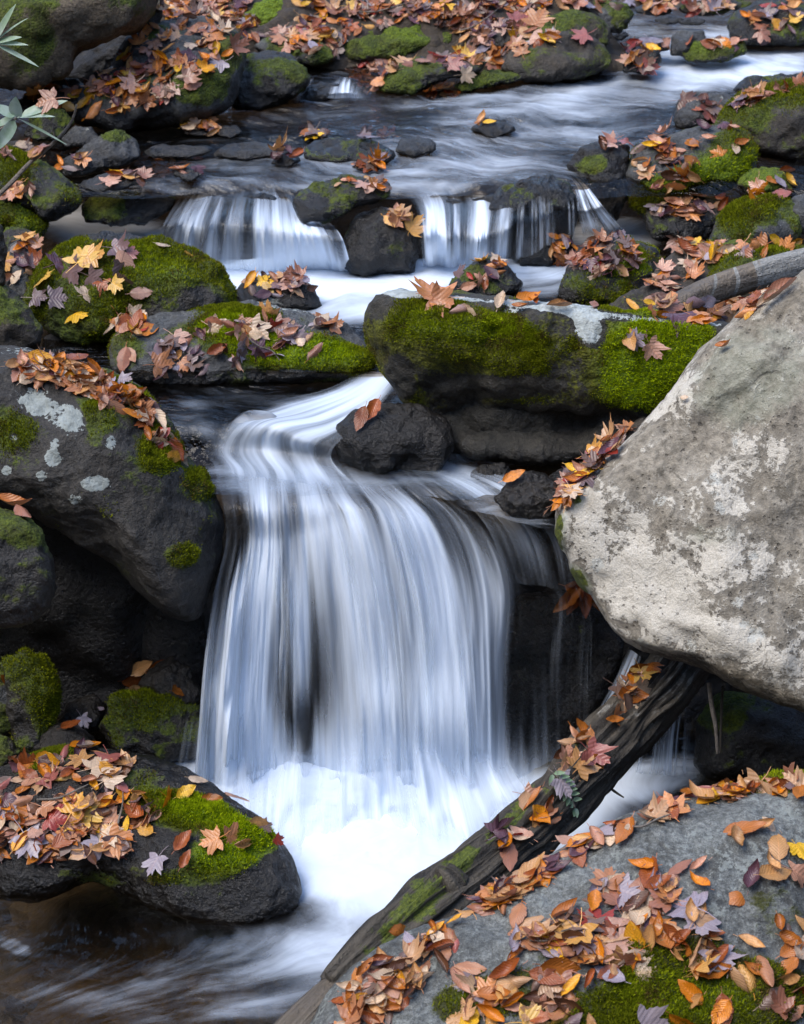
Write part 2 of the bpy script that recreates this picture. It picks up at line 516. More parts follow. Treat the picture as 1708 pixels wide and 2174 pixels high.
# ---- nearest rocks
FRONT = rock('boulder', 'broad blue-grey boulder strewn with beech leaves in the near right corner',
     [(610,2290),(640,2190),(700,2110),(770,2050),(850,2010),(960,1958),(1060,1895),(1200,1800),(1330,1740),(1420,1703),(1560,1668),(1730,1640),(1850,1700),(1900,2000),(1850,2330),(1200,2380),(700,2350)],
     z=0.12, m='front', tilt=27, H=0.20, p=2.6, tufts=40000, sub=7, moss=-0.12, mossup=0.1, facets=3, rough=0.012, disp=0.55, sink=0, anchor=(1100,2270), pale=0.33,
     M_=[(1500,2090,300,110,5,.75),(1440,2010,160,80,-20,.42),(1650,1940,90,80,0,.5),(1020,2120,150,60,-10,.72),(1640,1658,140,32,-8,.9),(1250,1975,70,34,0,.5),(1350,2160,320,70,0,.8),(1620,2120,140,80,0,.6),(1180,2030,60,26,0,.45),(1100,2060,50,24,0,.4)],
     L_=[(1450,2110,200,60,5,.35),(1640,1655,120,26,-8,.4),(1030,2120,80,30,0,.3)])
BOTLEFT = rock('boulder', 'wet dark boulder covered in bright fallen leaves at the near left, foam behind it',
     [(-120,1690),(-40,1640),(0,1625),(60,1600),(130,1585),(200,1590),(300,1600),(370,1617),(440,1655),(520,1710),(580,1770),(630,1825),(652,1858),(620,1888),(550,1902),(450,1898),(330,1878),(200,1850),(80,1868),(-40,1868),(-120,1850)],
     z=0.0, m='dark', tilt=36, yaw=-13, H=0.30, p=2.2, tufts=30000, sub=7, moss=0.05, mossup=0.1, wet=0.45, facets=4, rough=0.012, disp=0.7, sink=0.20, anchor=(480,1898),
     M_=[(400,1725,150,50,10,.75),(500,1800,120,60,-14,.75),(440,1850,130,30,-10,.4),(100,1610,80,25,-20,.6),(250,1860,150,30,0,.35),(300,1650,60,30,0,.2)],
     L_=[(510,1795,130,55,-14,1.1),(440,1725,130,34,10,.9)], W_=[(330,1630,160,30,8,.3)])
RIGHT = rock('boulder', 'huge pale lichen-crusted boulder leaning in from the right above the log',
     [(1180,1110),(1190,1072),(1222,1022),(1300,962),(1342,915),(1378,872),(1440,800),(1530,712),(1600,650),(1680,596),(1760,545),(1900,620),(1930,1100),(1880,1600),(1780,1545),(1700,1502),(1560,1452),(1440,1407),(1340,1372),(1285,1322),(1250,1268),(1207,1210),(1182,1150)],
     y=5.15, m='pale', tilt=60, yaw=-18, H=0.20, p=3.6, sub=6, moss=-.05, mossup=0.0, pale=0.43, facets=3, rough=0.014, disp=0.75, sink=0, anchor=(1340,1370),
     P_=[(1350,1240,130,90,20,.30),(1480,1330,220,50,22,.32),(1240,1120,60,90,0,.30),(1420,830,60,110,40,.22),(1560,1180,160,60,0,.15),(1600,820,160,110,-30,-.12),(1450,980,150,50,-15,-.15),(1360,1010,60,50,0,-.3)],
     M_=[(1600,790,190,150,-30,.62),(1500,720,100,30,-40,-.3),(1228,1235,30,50,-30,.95),(1192,1140,16,70,0,.85),(1222,1062,22,24,0,.7),(1540,1130,120,40,0,.3),(1640,1260,80,60,0,.25)],
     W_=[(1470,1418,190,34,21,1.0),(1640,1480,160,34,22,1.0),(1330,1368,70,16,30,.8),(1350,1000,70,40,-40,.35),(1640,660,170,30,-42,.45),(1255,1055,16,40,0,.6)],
     bumps=[(1580,760,240,60,-40,.16),(1420,1180,300,190,10,.10),(1500,1370,220,60,20,.12)])
LEFT = rock('boulder', 'big dark boulder spotted with pale lichen, leaf band along its top, left of main fall',
     [(-130,720),(-40,733),(60,742),(150,765),(240,792),(320,842),(347,900),(392,962),(440,1012),(468,1062),(481,1125),(479,1162),(455,1235),(438,1300),(412,1333),(350,1308),(290,1258),(230,1192),(150,1140),(60,1080),(-40,1062),(-130,1050)],
     y=5.42, m='left', tilt=54, yaw=8, H=0.34, p=2.2, tufts=26000, sub=7, moss=0.10, mossup=0.25, facets=4, rough=0.01, disp=0.6, sink=0, anchor=(390,1325), pale=-0.12,
     M_=[(200,900,60,60,0,.35),(30,900,70,60,20,.35),(340,960,50,60,40,.5),(385,1180,40,30,0,.6),(260,830,100,20,30,.35),(250,1000,100,60,30,.15),(420,1030,40,50,60,.35)],
     P_=[(125,880,62,40,15,.60),(158,905,32,44,0,.52),(70,862,40,26,0,.7),(112,972,24,26,0,1.0),(118,940,14,16,0,.7),(205,1026,44,22,0,.95),(60,838,60,22,0,.55),(90,1010,20,18,0,.9),(15,1000,14,14,0,.9),(60,765,120,34,12,.55),(160,1060,26,16,0,.5),(236,940,18,20,0,.7),(180,1000,10,10,0,.6),(30,930,14,10,0,.6),(270,1055,12,10,0,.5),(310,1010,16,10,0,.4)],
     W_=[(430,1180,60,120,10,.35),(330,1240,110,60,40,.25)], L_=[(370,980,30,40,40,.3)])
rock('boulder', 'rounded dark boulder under the lichen-spotted one, moss on top and one curled leaf',
     [(-110,1100),(-30,1085),(40,1092),(88,1130),(118,1188),(122,1245),(100,1290),(62,1325),(10,1336),(-60,1330),(-110,1300)], y=5.12, m='dark', tilt=60, sub=5, moss=0.15, H=.4, M_=[(40,1120,80,50,20,.5)], sink=0)
rock('rock', 'upright mossy stone standing in the dark hollow below the lichen-spotted boulder',
     [(10,1405),(50,1377),(98,1398),(120,1450),(119,1500),(108,1550),(90,1600),(40,1590),(15,1500)], z=.02, tufts=6000, m='dark', tilt=65, moss=.3, M_=[(95,1480,40,100,0,.5)], H=.4)
rock('rock', 'rounded mossy grey stone cut by the left picture edge in the dark hollow',
     [(-60,1400),(-20,1395),(18,1412),(44,1465),(42,1530),(12,1560),(-60,1560)], z=.04, m='grey', tilt=65, moss=.35, H=.4)
rock('rock', 'dark mossy stone blurred by spray at the left foot of the main fall',
     [(212,1545),(238,1490),(300,1467),(375,1475),(425,1505),(450,1590),(330,1610),(240,1595)], z=0, tufts=6000, m='dark', tilt=50, moss=.25, mossup=.5, wet=.3, H=.4, M_=[(300,1500,90,50,0,.3)])
rock('rock', 'wet brown stone with leaves stuck to it under the lichen-spotted boulder',
     [(290,1455),(320,1420),(365,1395),(405,1420),(430,1470),(410,1500),(330,1480)], z=.12, m='brown', tilt=50, moss=-.2, wet=.7, H=.4, wetline=.3)
for k, (pl, lb) in enumerate([([(60,1590),(100,1545),(150,1530),(200,1560),(215,1600),(140,1620)], 'low wet brown cobble in the dark hollow, nearest the leafy boulder'),
                              ([(120,1540),(150,1490),(200,1475),(230,1500),(215,1545),(160,1560)], 'wet brown cobble in the dark hollow beside the spray'),
                              ([(110,1480),(140,1440),(200,1425),(260,1440),(280,1470),(200,1490)], 'flat wet cobble at the back of the dark hollow'),
                              ([(-30,1590),(0,1560),(30,1575),(45,1605),(0,1625)], 'small mossy cobble between the leafy boulder and the left picture edge')]):
    rock('cobble', lb, pl, z=.02, m='brown', tilt=40, wet=.8, sub=4, wetline=.2, moss=.4 if k == 3 else -.3)
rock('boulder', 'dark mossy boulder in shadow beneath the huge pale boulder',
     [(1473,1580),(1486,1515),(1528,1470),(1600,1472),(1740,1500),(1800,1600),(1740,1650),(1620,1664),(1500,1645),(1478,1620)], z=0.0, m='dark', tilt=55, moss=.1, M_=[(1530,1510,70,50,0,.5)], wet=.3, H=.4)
rock('rock', 'added dark slab standing in for the deep shade of the hollow beneath the lichen-spotted boulder',
     [(-200,1640),(-200,1120),(0,1080),(200,1080),(420,1200),(450,1420),(440,1640)], y=5.72, m='dark', tilt=82, H=.06, sub=5, wet=.3, moss=-.4, sink=0)  # added backing that keeps the hollow as black as deep shade
LEDGE = rock('rock_ledge', 'black wet rock ledge that the main fall pours over',
     [(300,1720),(330,1330),(420,1150),(520,1095),(640,1075),(800,1075),(940,1120),(1060,1200),(1160,1260),(1230,1330),(1240,1700)], y=5.92, m='dark', tilt=76, H=.12, p=3, sub=5, wet=.7, moss=-.3, sink=0, anchor=(700,1640), facets=3)
DARKR = rock('rock', 'black rock with thin trickles right of the main fall, drooping brown leaves on top',
     [(1035,1640),(1030,1500),(1045,1390),(1065,1310),(1110,1262),(1200,1250),(1268,1285),(1335,1370),(1318,1450),(1255,1560),(1200,1640),(1110,1650)], y=5.66, m='dark', tilt=76, H=.22, p=2.6, sub=5, wet=.35, moss=0.0, mossup=.2, sink=.05, anchor=(1110,1600), wetline=.25)
rock('rock', 'black wet rock behind the log under the pale boulder',
     [(1250,1640),(1280,1480),(1340,1350),(1460,1370),(1560,1440),(1560,1560),(1470,1660),(1340,1680)], z=0.0, m='dark', tilt=80, H=.12, sub=5, wet=.7, moss=-.3, sink=0, y=None, anchor=(1330,1530))
# ---- middle
BLOCK = rock('boulder', 'long mossy block with a flat top painted pale as if top-lit, shadowed beneath, above the main fall',
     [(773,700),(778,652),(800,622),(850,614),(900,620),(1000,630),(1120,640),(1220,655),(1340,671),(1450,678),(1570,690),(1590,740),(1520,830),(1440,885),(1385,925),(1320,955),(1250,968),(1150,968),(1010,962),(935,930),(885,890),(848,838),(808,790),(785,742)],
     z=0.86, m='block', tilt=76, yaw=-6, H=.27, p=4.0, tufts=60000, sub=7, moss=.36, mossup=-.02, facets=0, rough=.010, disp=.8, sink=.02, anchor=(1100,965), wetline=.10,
     M_=[(1390,750,130,100,-20,.6),(1000,720,220,70,5,.3),(900,860,80,40,0,.2),(1060,820,140,26,0,-.55),(850,800,30,60,-20,-.3),(1255,690,30,50,-20,-.9),(1180,640,60,18,5,-.5),(850,622,60,14,5,-.6),(1000,634,90,9,4,-.4),(1120,655,40,12,4,-.5),(1450,682,100,10,4,-.5),(1150,935,340,75,0,-1.2)],
     P_=[(1250,692,36,54,-25,.8),(1220,656,62,22,6,.75),(1160,648,60,14,6,.6),(850,622,64,13,6,.8),(960,632,100,8,5,.6),(1110,646,100,11,5,.6),(1310,672,90,11,5,.6),(1460,684,100,9,4,.6),(1090,660,30,8,0,.5)],  # pale strips along the top edges paint the light falling from above
     L_=[(1400,750,150,120,-20,1.15),(1330,840,60,70,-40,.9),(1040,700,140,36,0,.5),(880,690,60,40,0,.3)],
     bumps=[(1050,720,260,90,3,.22),(1110,890,270,70,0,-.7),(960,830,100,60,-20,-.3),(1290,760,50,120,-15,.18)])
rock('rock', 'dark speckled rock tucked under the left end of the long mossy block',
     [(706,938),(718,900),(758,868),(828,850),(890,856),(950,890),(975,950),(940,990),(780,988),(716,970)], z=.87, m='dark', tilt=62, moss=-.1, H=.30, wet=.2)
rock('rock', 'added black slab standing in for the shade below the long mossy block',
     [(870,975),(885,925),(1000,905),(1200,930),(1330,935),(1300,985),(1150,980),(980,980)], y=6.25, m='dark', tilt=84, H=.08, moss=-.3, wet=.3, sink=0)  # dark filler added where there is only shade
for pl, lb, mm in [([(1050,1060),(1075,1020),(1130,1000),(1185,1020),(1200,1070),(1160,1100),(1090,1090)], 'wet brown stone shedding water beside the huge pale boulder', 'brown'),
                   ([(1150,1040),(1170,1000),(1220,985),(1260,1010),(1240,1060),(1180,1075)], 'dark wet stone wedged against the huge pale boulder', 'dark'),
                   ([(1000,1010),(1020,990),(1070,985),(1090,1005),(1050,1025)], 'low wet brown stone in the dark water below the mossy block', 'brown')]:
    rock('rock', lb, pl, z=.84, m=mm, tilt=45, wet=.85, moss=-.3, wetline=.3, disp=1.6)
rock('rock', 'leaf-covered ground rock wedged between the mossy block and the huge pale boulder',
     [(1180,1100),(1200,1020),(1270,960),(1320,915),(1370,880),(1400,940),(1300,1010),(1230,1080)], z=.84, m='brown', tilt=38, moss=-.2, H=.3)
MID = rock('boulder', 'low bright-mossed rock heaped with purple-brown leaves, left of the mossy block',
     [(234,748),(250,712),(330,667),(430,651),(530,640),(640,660),(740,690),(782,735),(803,778),(740,798),(620,803),(540,808),(420,810),(310,800),(250,790)],
     z=.95, m='grey', tilt=40, H=.30, p=2.3, tufts=36000, sub=7, moss=.30, mossup=.0, facets=4, disp=.8, sink=.08, anchor=(540,808),
     M_=[(500,690,110,40,-10,.5),(600,745,160,50,5,.55),(740,760,70,40,20,.4),(270,745,50,50,0,.25),(640,655,160,14,8,-.8),(740,700,60,20,35,-.7),(460,770,40,24,0,-.6),(330,690,60,22,-20,-.4),(640,795,80,14,0,-.5)],
     L_=[(600,740,150,45,5,1.0),(470,690,80,30,-10,.8),(720,750,60,30,20,.6)], P_=[(640,655,160,14,8,.4)])
YELLOW = rock('boulder', 'large dark mossy boulder dotted with yellow and purple maple leaves',
     [(40,640),(58,608),(78,568),(122,524),(190,496),(262,496),(330,514),(410,540),(462,570),(490,605),(497,640),(460,668),(380,690),(310,706),(240,716),(180,722),(110,706),(62,675)],
     z=1.0, m='dark', tilt=42, H=.36, tufts=36000, sub=7, moss=.42, mossup=.15, facets=4, disp=.8, sink=.04, anchor=(180,718),
     M_=[(200,620,120,60,0,.25),(430,640,50,40,0,-.45),(350,560,80,40,20,.25),(250,500,100,16,0,-.5)], L_=[(330,560,90,40,20,.3)])
rock('rock', 'dark rock deep in the gap under the yellow-leaf boulder',
     [(80,770),(95,715),(150,700),(250,700),(300,730),(260,790),(150,790)], y=6.5, m='dark', tilt=60, moss=-.2, H=.3, sink=0)
rock('rock', 'small grey rock topped with dark red leaves at the edge of the white pool',
     [(495,628),(520,592),(570,584),(640,590),(672,620),(686,652),(640,657),(550,655),(510,650)], z=1.0, m='dark', tilt=40, moss=-.1, P_=[(560,640,60,16,5,.3)])
rock('boulder', 'brown mossy boulder at the left edge beneath the dark strip of rock',
     [(-70,585),(0,588),(20,608),(62,652),(90,700),(84,738),(20,752),(-70,750)], y=6.25, m='brown', tilt=55, moss=.25, mossup=.3, H=.4, sink=0)
rock('boulder', 'dark upright rock face at the left edge beside the leafy ledge',
     [(-80,460),(-20,462),(6,480),(14,540),(12,606),(-30,625),(-80,620)], y=6.35, m='brown', tilt=70, moss=.1, H=.4, sink=0)
rock('rock', 'grey stepped rock with leaves between the left edge and the yellow-leaf boulder',
     [(5,560),(22,520),(60,500),(86,520),(92,560),(80,610),(60,650),(20,620)], z=1.06, m='grey', tilt=48, moss=.0, H=.35)
rock('rock', 'leaf-covered mossy step below the round mossy rock at the left',
     [(-10,520),(15,485),(50,480),(84,502),(92,535),(60,545),(10,545)], z=1.1, m='brown', tilt=40, moss=.2, H=.35)
rock('rock', 'pointed black rock with moss and leaves in the white pool behind the mossy block',
     [(950,606),(975,580),(1000,560),(1038,546),(1075,560),(1112,600),(1100,618),(1040,635),(980,628)], z=1.0, m='dark', tilt=48, moss=.15, H=.5, facets=8, M_=[(1000,585,30,20,-30,.4)], wet=.2)
PILLAR = rock('rock', 'dark upright rock standing in the middle of the upper fall',
     [(722,560),(732,500),(757,457),(815,440),(866,447),(886,482),(889,535),(880,572),(800,574),(750,568)], z=1.0, m='dark', tilt=66, moss=.12, mossup=.1, wet=.35, H=.42, sub=5, M_=[(850,530,40,40,0,.3)])
LIP = rock('rock', 'leaf-topped mossy rock on the lip of the upper fall',
     [(622,432),(628,412),(670,387),(730,376),(800,378),(832,396),(828,425),(760,437),(690,462),(640,462)], z=1.2, m='dark', tilt=36, moss=.25, mossup=.2, wet=.2, H=.35)
rock('rock', 'low mossy rock at the left of the upper fall where white water slips round it',
     [(168,442),(198,416),(258,403),(330,408),(378,420),(362,447),(310,467),(240,470),(182,466)], z=1.12, m='dark', tilt=34, moss=.28, H=.36, W_=[(340,430,60,40,0,.5)], M_=[(330,430,50,40,0,-.4)])
rock('boulder', 'dark sloping mossy boulder at the left edge below the rhododendron',
     [(-70,330),(-20,315),(30,320),(90,350),(142,382),(186,420),(150,446),(100,462),(50,440),(-70,420)], z=1.16, tufts=9000, m='dark', tilt=38, moss=.22, H=.36, sub=5)
rock('boulder', 'round mossy boulder at the left edge in front of the sloping one',
     [(-70,410),(-20,402),(25,402),(70,416),(98,447),(104,478),(84,508),(40,498),(-20,485),(-70,480)], z=1.08, tufts=9000, m='dark', tilt=45, moss=.45, H=.42, L_=[(70,450,50,50,0,.35)])
rock('rock', 'smooth grey-brown rock rising from the calm water at the left',
     [(124,345),(160,325),(205,298),(250,277),(288,298),(300,332),(250,352),(180,364),(136,362)], z=1.26, m='grey', tilt=38, moss=.0, wet=.3, M_=[(240,290,40,16,0,.4)])
rock('rock', 'small pale grey rock behind the smooth grey-brown one',
     [(128,296),(160,267),(196,272),(216,297),(180,308),(140,308)], z=1.28, m='grey', tilt=40, moss=-.3, P_=[(170,280,40,14,0,.3)])
rock('rock', 'dim mossy rock behind the rhododendron leaves',
     [(50,285),(70,250),(100,232),(138,234),(158,262),(130,292),(80,296)], z=1.28, m='dark', tilt=42, moss=.3)
rock('rock', 'dark low rock under the rhododendron rosette', [(-40,330),(0,305),(40,298),(62,318),(50,345),(-20,350)], z=1.22, m='grey', tilt=40, wet=.3)
# ledges of the upper fall
rock('rock_ledge', 'black wet ledge with white strands pouring over it, left half of the upper fall',
     [(322,545),(345,492),(372,452),(420,428),(480,414),(560,414),(615,436),(660,475),(720,500),(740,585),(560,590),(400,585)], y=7.42, m='dark', tilt=74, H=.14, p=2.6, wet=.75, moss=-.3, sink=0, wetline=.3)
rock('rock_ledge', 'black wet ledge behind the right half of the upper fall',
     [(880,585),(878,470),(900,430),(980,428),(1060,412),(1120,392),(1190,392),(1224,416),(1222,470),(1190,560),(1060,580)], y=7.42, m='dark', tilt=74, H=.14, p=2.6, wet=.6, moss=-.1, sink=0, wetline=.3, M_=[(1100,450,100,40,0,.2)])
rock('rock', 'rounded dark rock under a thin skin of water at the right of the upper fall',
     [(1040,440),(1056,402),(1108,376),(1172,370),(1212,392),(1224,425),(1200,445),(1120,440),(1060,455)], z=1.18, m='dark', tilt=40, H=.4, wet=.6, moss=.05, wetline=.2)
rock('rock', 'small black rock at the foot of the upper fall', [(1085,545),(1110,508),(1160,495),(1215,505),(1225,535),(1180,560),(1110,560)], z=1.0, m='dark', tilt=45, wet=.6, moss=-.2)
# right bank
rock('boulder', 'dark angular rock with a mossy top beside the narrow right chute',
     [(1200,348),(1238,312),(1300,296),(1342,310),(1336,360),(1332,420),(1310,455),(1284,470),(1262,445),(1246,405)], z=1.08, m='dark', tilt=55, moss=.0, M_=[(1260,350,40,24,-10,.6)], wet=.25, H=.42, facets=7)
RTOP = rock('boulder', 'mossy grey boulder strewn with dry leaves on the right bank',
     [(1328,425),(1326,370),(1345,330),(1400,290),(1480,273),(1550,264),(1594,280),(1608,330),(1592,372),(1540,402),(1450,412),(1422,445),(1370,450)], z=1.12, m='grey', tilt=44, moss=.15, H=.38, tufts=12000, sub=5, M_=[(1480,380,120,40,-12,.55),(1560,320,60,60,0,.55),(1370,420,50,40,0,.6)], L_=[(1500,370,140,50,-12,.7)])
rock('rock', 'dark wet rock topped with lilac leaves below the mossy grey boulder',
     [(1368,472),(1374,438),(1430,410),(1500,420),(1542,430),(1546,462),(1500,502),(1440,508),(1390,498)], z=1.06, m='dark', tilt=42, wet=.3, moss=.1, H=.4)
rock('boulder', 'round olive-mossed boulder at the right edge',
     [(1498,515),(1520,470),(1560,427),(1612,418),(1680,430),(1706,460),(1702,500),(1650,524),(1540,524)], z=1.1, tufts=14000, m='grey', tilt=45, moss=.42, mossup=.15, H=.42, M_=[(1640,500,40,20,0,-.3)])
rock('rock', 'small bright-mossed rock behind the olive boulder', [(1562,392),(1590,366),(1640,358),(1682,380),(1684,408),(1612,418)], z=1.2, m='brown', tilt=42, moss=.5, L_=[(1620,380,60,30,0,.5)])
rock('rock', 'grey rock at the right edge behind the olive boulder', [(1670,440),(1685,415),(1740,405),(1790,440),(1760,490),(1700,490)], z=1.14, m='grey', tilt=45, moss=-.1)
rock('boulder', 'mossy rock capped with leaves beside the foam of the right chute',
     [(1186,632),(1194,590),(1214,545),(1262,504),(1330,503),(1398,530),(1422,570),(1392,612),(1330,648),(1250,655)], z=1.0, tufts=12000, m='dark', tilt=44, moss=.3, mossup=.2, H=.4, sub=5, L_=[(1330,570,80,40,-10,.4)])
rock('rock', 'green mossy rock under the drift of leaves on the right bank', [(1470,580),(1490,532),(1568,515),(1602,530),(1566,562),(1500,596)], z=1.1, m='brown', tilt=42, moss=.55, L_=[(1530,540,60,30,0,.4)])
rock('rock', 'long low mossy rock lying behind the ringed branch', [(1495,592),(1558,547),(1650,526),(1760,520),(1760,552),(1600,585),(1530,606)], z=1.12, tufts=9000, m='brown', tilt=40, moss=.45, H=.5)
rock('rock', 'leaf-drifted rock between the mossy block and the ringed branch',
     [(1240,690),(1300,655),(1380,600),(1440,520),(1500,510),(1600,600),(1740,590),(1740,680),(1560,720),(1350,700)], z=1.0, m='brown', tilt=24, moss=.0, H=.12, sink=0)
rock('boulder', 'big brown-green boulder at the right edge of the upper stream',
     [(1512,270),(1530,230),(1580,192),(1650,176),(1740,165),(1800,200),(1800,330),(1700,332),(1610,318),(1550,295)], z=1.24, tufts=12000, m='brown', tilt=50, moss=.3, H=.42, sub=5)
rock('rock', 'pale wet rock with leaves plastered on it in the upper stream', [(1428,252),(1440,215),(1480,196),(1542,200),(1566,216),(1530,252),(1492,265),(1442,265)], z=1.27, m='grey', tilt=40, moss=-.3, wet=.1, P_=[(1500,220,60,24,0,.2)])
rock('rock', 'low mossy rock at the right edge of the white upper stream', [(1552,190),(1590,163),(1650,158),(1730,156),(1730,185),(1640,184),(1590,194)], z=1.32, m='dark', tilt=30, moss=.2)
rock('boulder', 'big dark boulder at the far right with leaves stuck on it', [(1540,60),(1560,24),(1608,0),(1690,-8),(1760,10),(1760,88),(1640,92),(1560,88)], z=1.38, m='dark', tilt=48, moss=.1, wet=.25, H=.42)
rock('rock', 'low mossy rock in the far white water left of the big dark boulder', [(1446,118),(1460,93),(1520,86),(1576,87),(1592,110),(1540,127),(1462,130)], z=1.37, m='dark', tilt=36, moss=.3, M_=[(1500,100,40,20,0,.4)], L_=[(1490,100,40,20,0,.4)])
rock('rock', 'round dark grey rock behind the low mossy one in the far white water', [(1424,112),(1428,76),(1450,62),(1492,66),(1504,86),(1470,114)], z=1.39, m='grey', tilt=48, moss=-.2, wet=.35)
rock('rock', 'grey rock in the far rapids behind the leafy wet one', [(1332,105),(1342,85),(1380,75),(1416,84),(1422,106),(1380,114)], z=1.39, m='grey', tilt=40, moss=-.2, wet=.2)
rock('rock', 'small wet rock plastered with leaves in the far rapids', [(1324,148),(1326,116),(1350,98),(1400,108),(1404,134),(1380,152)], z=1.36, m='dark', tilt=45, moss=-.2, wet=.3)
rock('boulder', 'smooth dark green boulder shaped like a whale on the far bank', [(1058,148),(1090,106),(1130,82),(1200,69),(1262,80),(1292,110),(1308,132),(1270,152),(1200,162),(1120,166)], z=1.34, m='brown', tilt=42, moss=.22, mossup=.1, H=.38, sub=5)
rock('boulder', 'mossy brown boulder directly behind the whale-shaped one', [(1088,96),(1104,68),(1150,42),(1200,26),(1270,32),(1298,60),(1294,92),(1200,105)], z=1.42, m='brown', tilt=44, moss=.25, M_=[(1190,45,80,22,-10,.35)])
rock('boulder', 'grey and green boulder on the far bank at the edge of the rapids', [(1226,30),(1250,10),(1290,2),(1332,10),(1345,38),(1318,62),(1270,68)], z=1.45, m='grey', tilt=46, moss=.25, M_=[(1320,40,30,30,0,.3)])
rock('rock', 'small round green rock at the foot of the leafy far bank', [(984,108),(1008,83),(1048,86),(1068,106),(1030,115)], z=1.37, m='brown', tilt=42, moss=.55, L_=[(1025,95,40,15,0,.3)])
rock('rock', 'bare round brown rock among the leaves of the far bank', [(1034,78),(1062,46),(1090,44),(1104,66),(1086,98),(1048,98)], z=1.42, m='brown', tilt=45, moss=-.4)
rock('rock', 'long green rock along the water under the leafy far bank', [(718,112),(758,72),(830,51),(900,45),(960,60),(972,92),(920,108),(850,118),(760,124)], z=1.36, m='brown', tilt=36, moss=.42, L_=[(880,70,90,25,0,.5)], H=.4)
rock('rock', 'low dark mossy rock in the water with a pink leaf beyond it', [(793,178),(830,142),(900,126),(980,121),(1042,128),(1022,152),(950,167),(870,197),(810,192)], z=1.31, m='dark', tilt=30, moss=.35, H=.45)
rock('rock', 'flat mossy rock at the tail of the low dark one', [(958,182),(1000,161),(1060,150),(1118,150),(1122,166),(1060,180),(990,192)], z=1.31, m='dark', tilt=26, moss=.35)
rock('rock', 'bright green mossy hump at the top of the far bank', [(518,34),(548,6),(590,-2),(622,14),(628,46),(590,62),(540,63)], z=1.45, m='brown', tilt=45, moss=.7, L_=[(570,20,60,40,0,.8)])
rock('rock', 'low mossy slab below the bright green hump', [(538,100),(580,71),(640,70),(700,100),(722,122),(680,132),(600,128)], z=1.36, m='grey', tilt=32, moss=.3)
rock('rock', 'dark mossy rock beside the small cascade', [(486,218),(504,160),(530,115),(572,104),(616,115),(652,150),(662,172),(612,212),(550,221)], z=1.30, m='dark', tilt=46, moss=.25, H=.42, P_=[(580,112,40,10,0,.3)])
LEAFY = rock('boulder', 'rounded boulder buried in orange leaves on the far left bank',
     [(132,228),(160,200),(228,150),(268,82),(338,50),(430,34),(492,54),(522,100),(522,140),(492,216),(432,238),(332,250),(240,254),(170,246)], z=1.29, m='grey', tilt=46, moss=.08, H=.36, sub=5, M_=[(430,190,80,50,0,.5),(490,120,30,60,0,.3),(240,160,40,30,0,.3)])
rock('boulder', 'great brown mossy boulder overhanging the far left corner',
     [(-140,-140),(200,-150),(336,-60),(334,22),(302,58),(240,76),(172,112),(135,162),(60,190),(0,182),(-140,175)], y=8.25, m='tawny', tilt=58, moss=.22, mossup=.25, H=.34, sub=5, sink=0, anchor=(60,188), M_=[(70,60,60,120,10,.3),(230,90,100,80,0,-.2)])
rock('rock', 'dark rock in the gap between the great brown boulder and the leaf-buried one', [(120,175),(180,100),(250,70),(310,55),(290,110),(235,165),(170,195)], y=8.95, m='dark', tilt=60, moss=-.1, sink=0, H=.25)
rock('rock', 'rounded grey rock at the shoulder of the great brown boulder', [(290,60),(300,10),(330,-10),(345,20),(335,60),(310,80)], y=8.6, m='grey', tilt=55, moss=.1, sink=0)
rock('rock', 'leaf-littered dark rock under the overhang of the great brown boulder', [(20,235),(60,190),(140,160),(190,180),(200,225),(120,250)], z=1.32, m='dark', tilt=32, moss=.0, H=.3)
rock('rock', 'black stone splitting the small cascade', [(624,215),(648,186),(690,174),(722,178),(716,200),(690,214)], z=1.29, m='dark', tilt=42, wet=.7, moss=-.3, wetline=.2)
# stones just breaking the upper stream
for pl, lb in [([(368,372),(390,352),(424,352),(432,372),(400,382)], 'small dark stone with leaves by the smooth grey-brown rock'),
               ([(165,392),(215,370),(300,366),(318,380),(270,396),(200,402)], 'flat grey stone awash below the smooth grey-brown rock'),
               ([(448,328),(482,305),(540,300),(592,310),(582,328),(520,334)], 'low smooth grey stone awash in the middle of the upper stream'),
               ([(300,322),(340,308),(440,310),(470,318),(400,330),(330,330)], 'thin slab awash left of the low smooth grey stone'),
               ([(638,332),(660,302),(710,291),(790,300),(842,322),(830,336),(720,338)], 'mottled mossy stone awash above the fall lip'),
               ([(998,275),(1028,252),(1072,255),(1098,277),(1050,288)], 'small black stone with a red leaf tuft in the upper stream'),
               ([(840,320),(850,296),(890,290),(930,300),(925,318),(880,326)], 'low grey stone awash right of the mottled one'),
               ([(460,285),(475,268),(500,266),(516,280),(490,290)], 'tiny grey stone beside the floating leaf clump'),
               ([(575,345),(590,325),(625,322),(638,340),(610,350)], 'small dark stone with curled brown leaves in the upper stream'),
               ([(745,355),(765,345),(800,344),(812,356),(780,362)], 'tip of a stone under orange leaves above the fall lip'),
               ([(392,280),(402,266),(440,256),(468,262),(470,278),(430,284)], 'stone tip under a clump of red leaves in calm brown water'),
               ([(640,288),(655,278),(690,276),(700,286),(670,292)], 'stone tip under orange leaves in calm brown water')]:
    rock('cobble', lb, pl, z=1.265, m='grey' if 'grey' in lb or 'slab' in lb else 'dark', tilt=24, sub=4, wet=.45, moss=.15 if 'mossy' in lb else -.3, wetline=.06, H=.4, sink=.2)
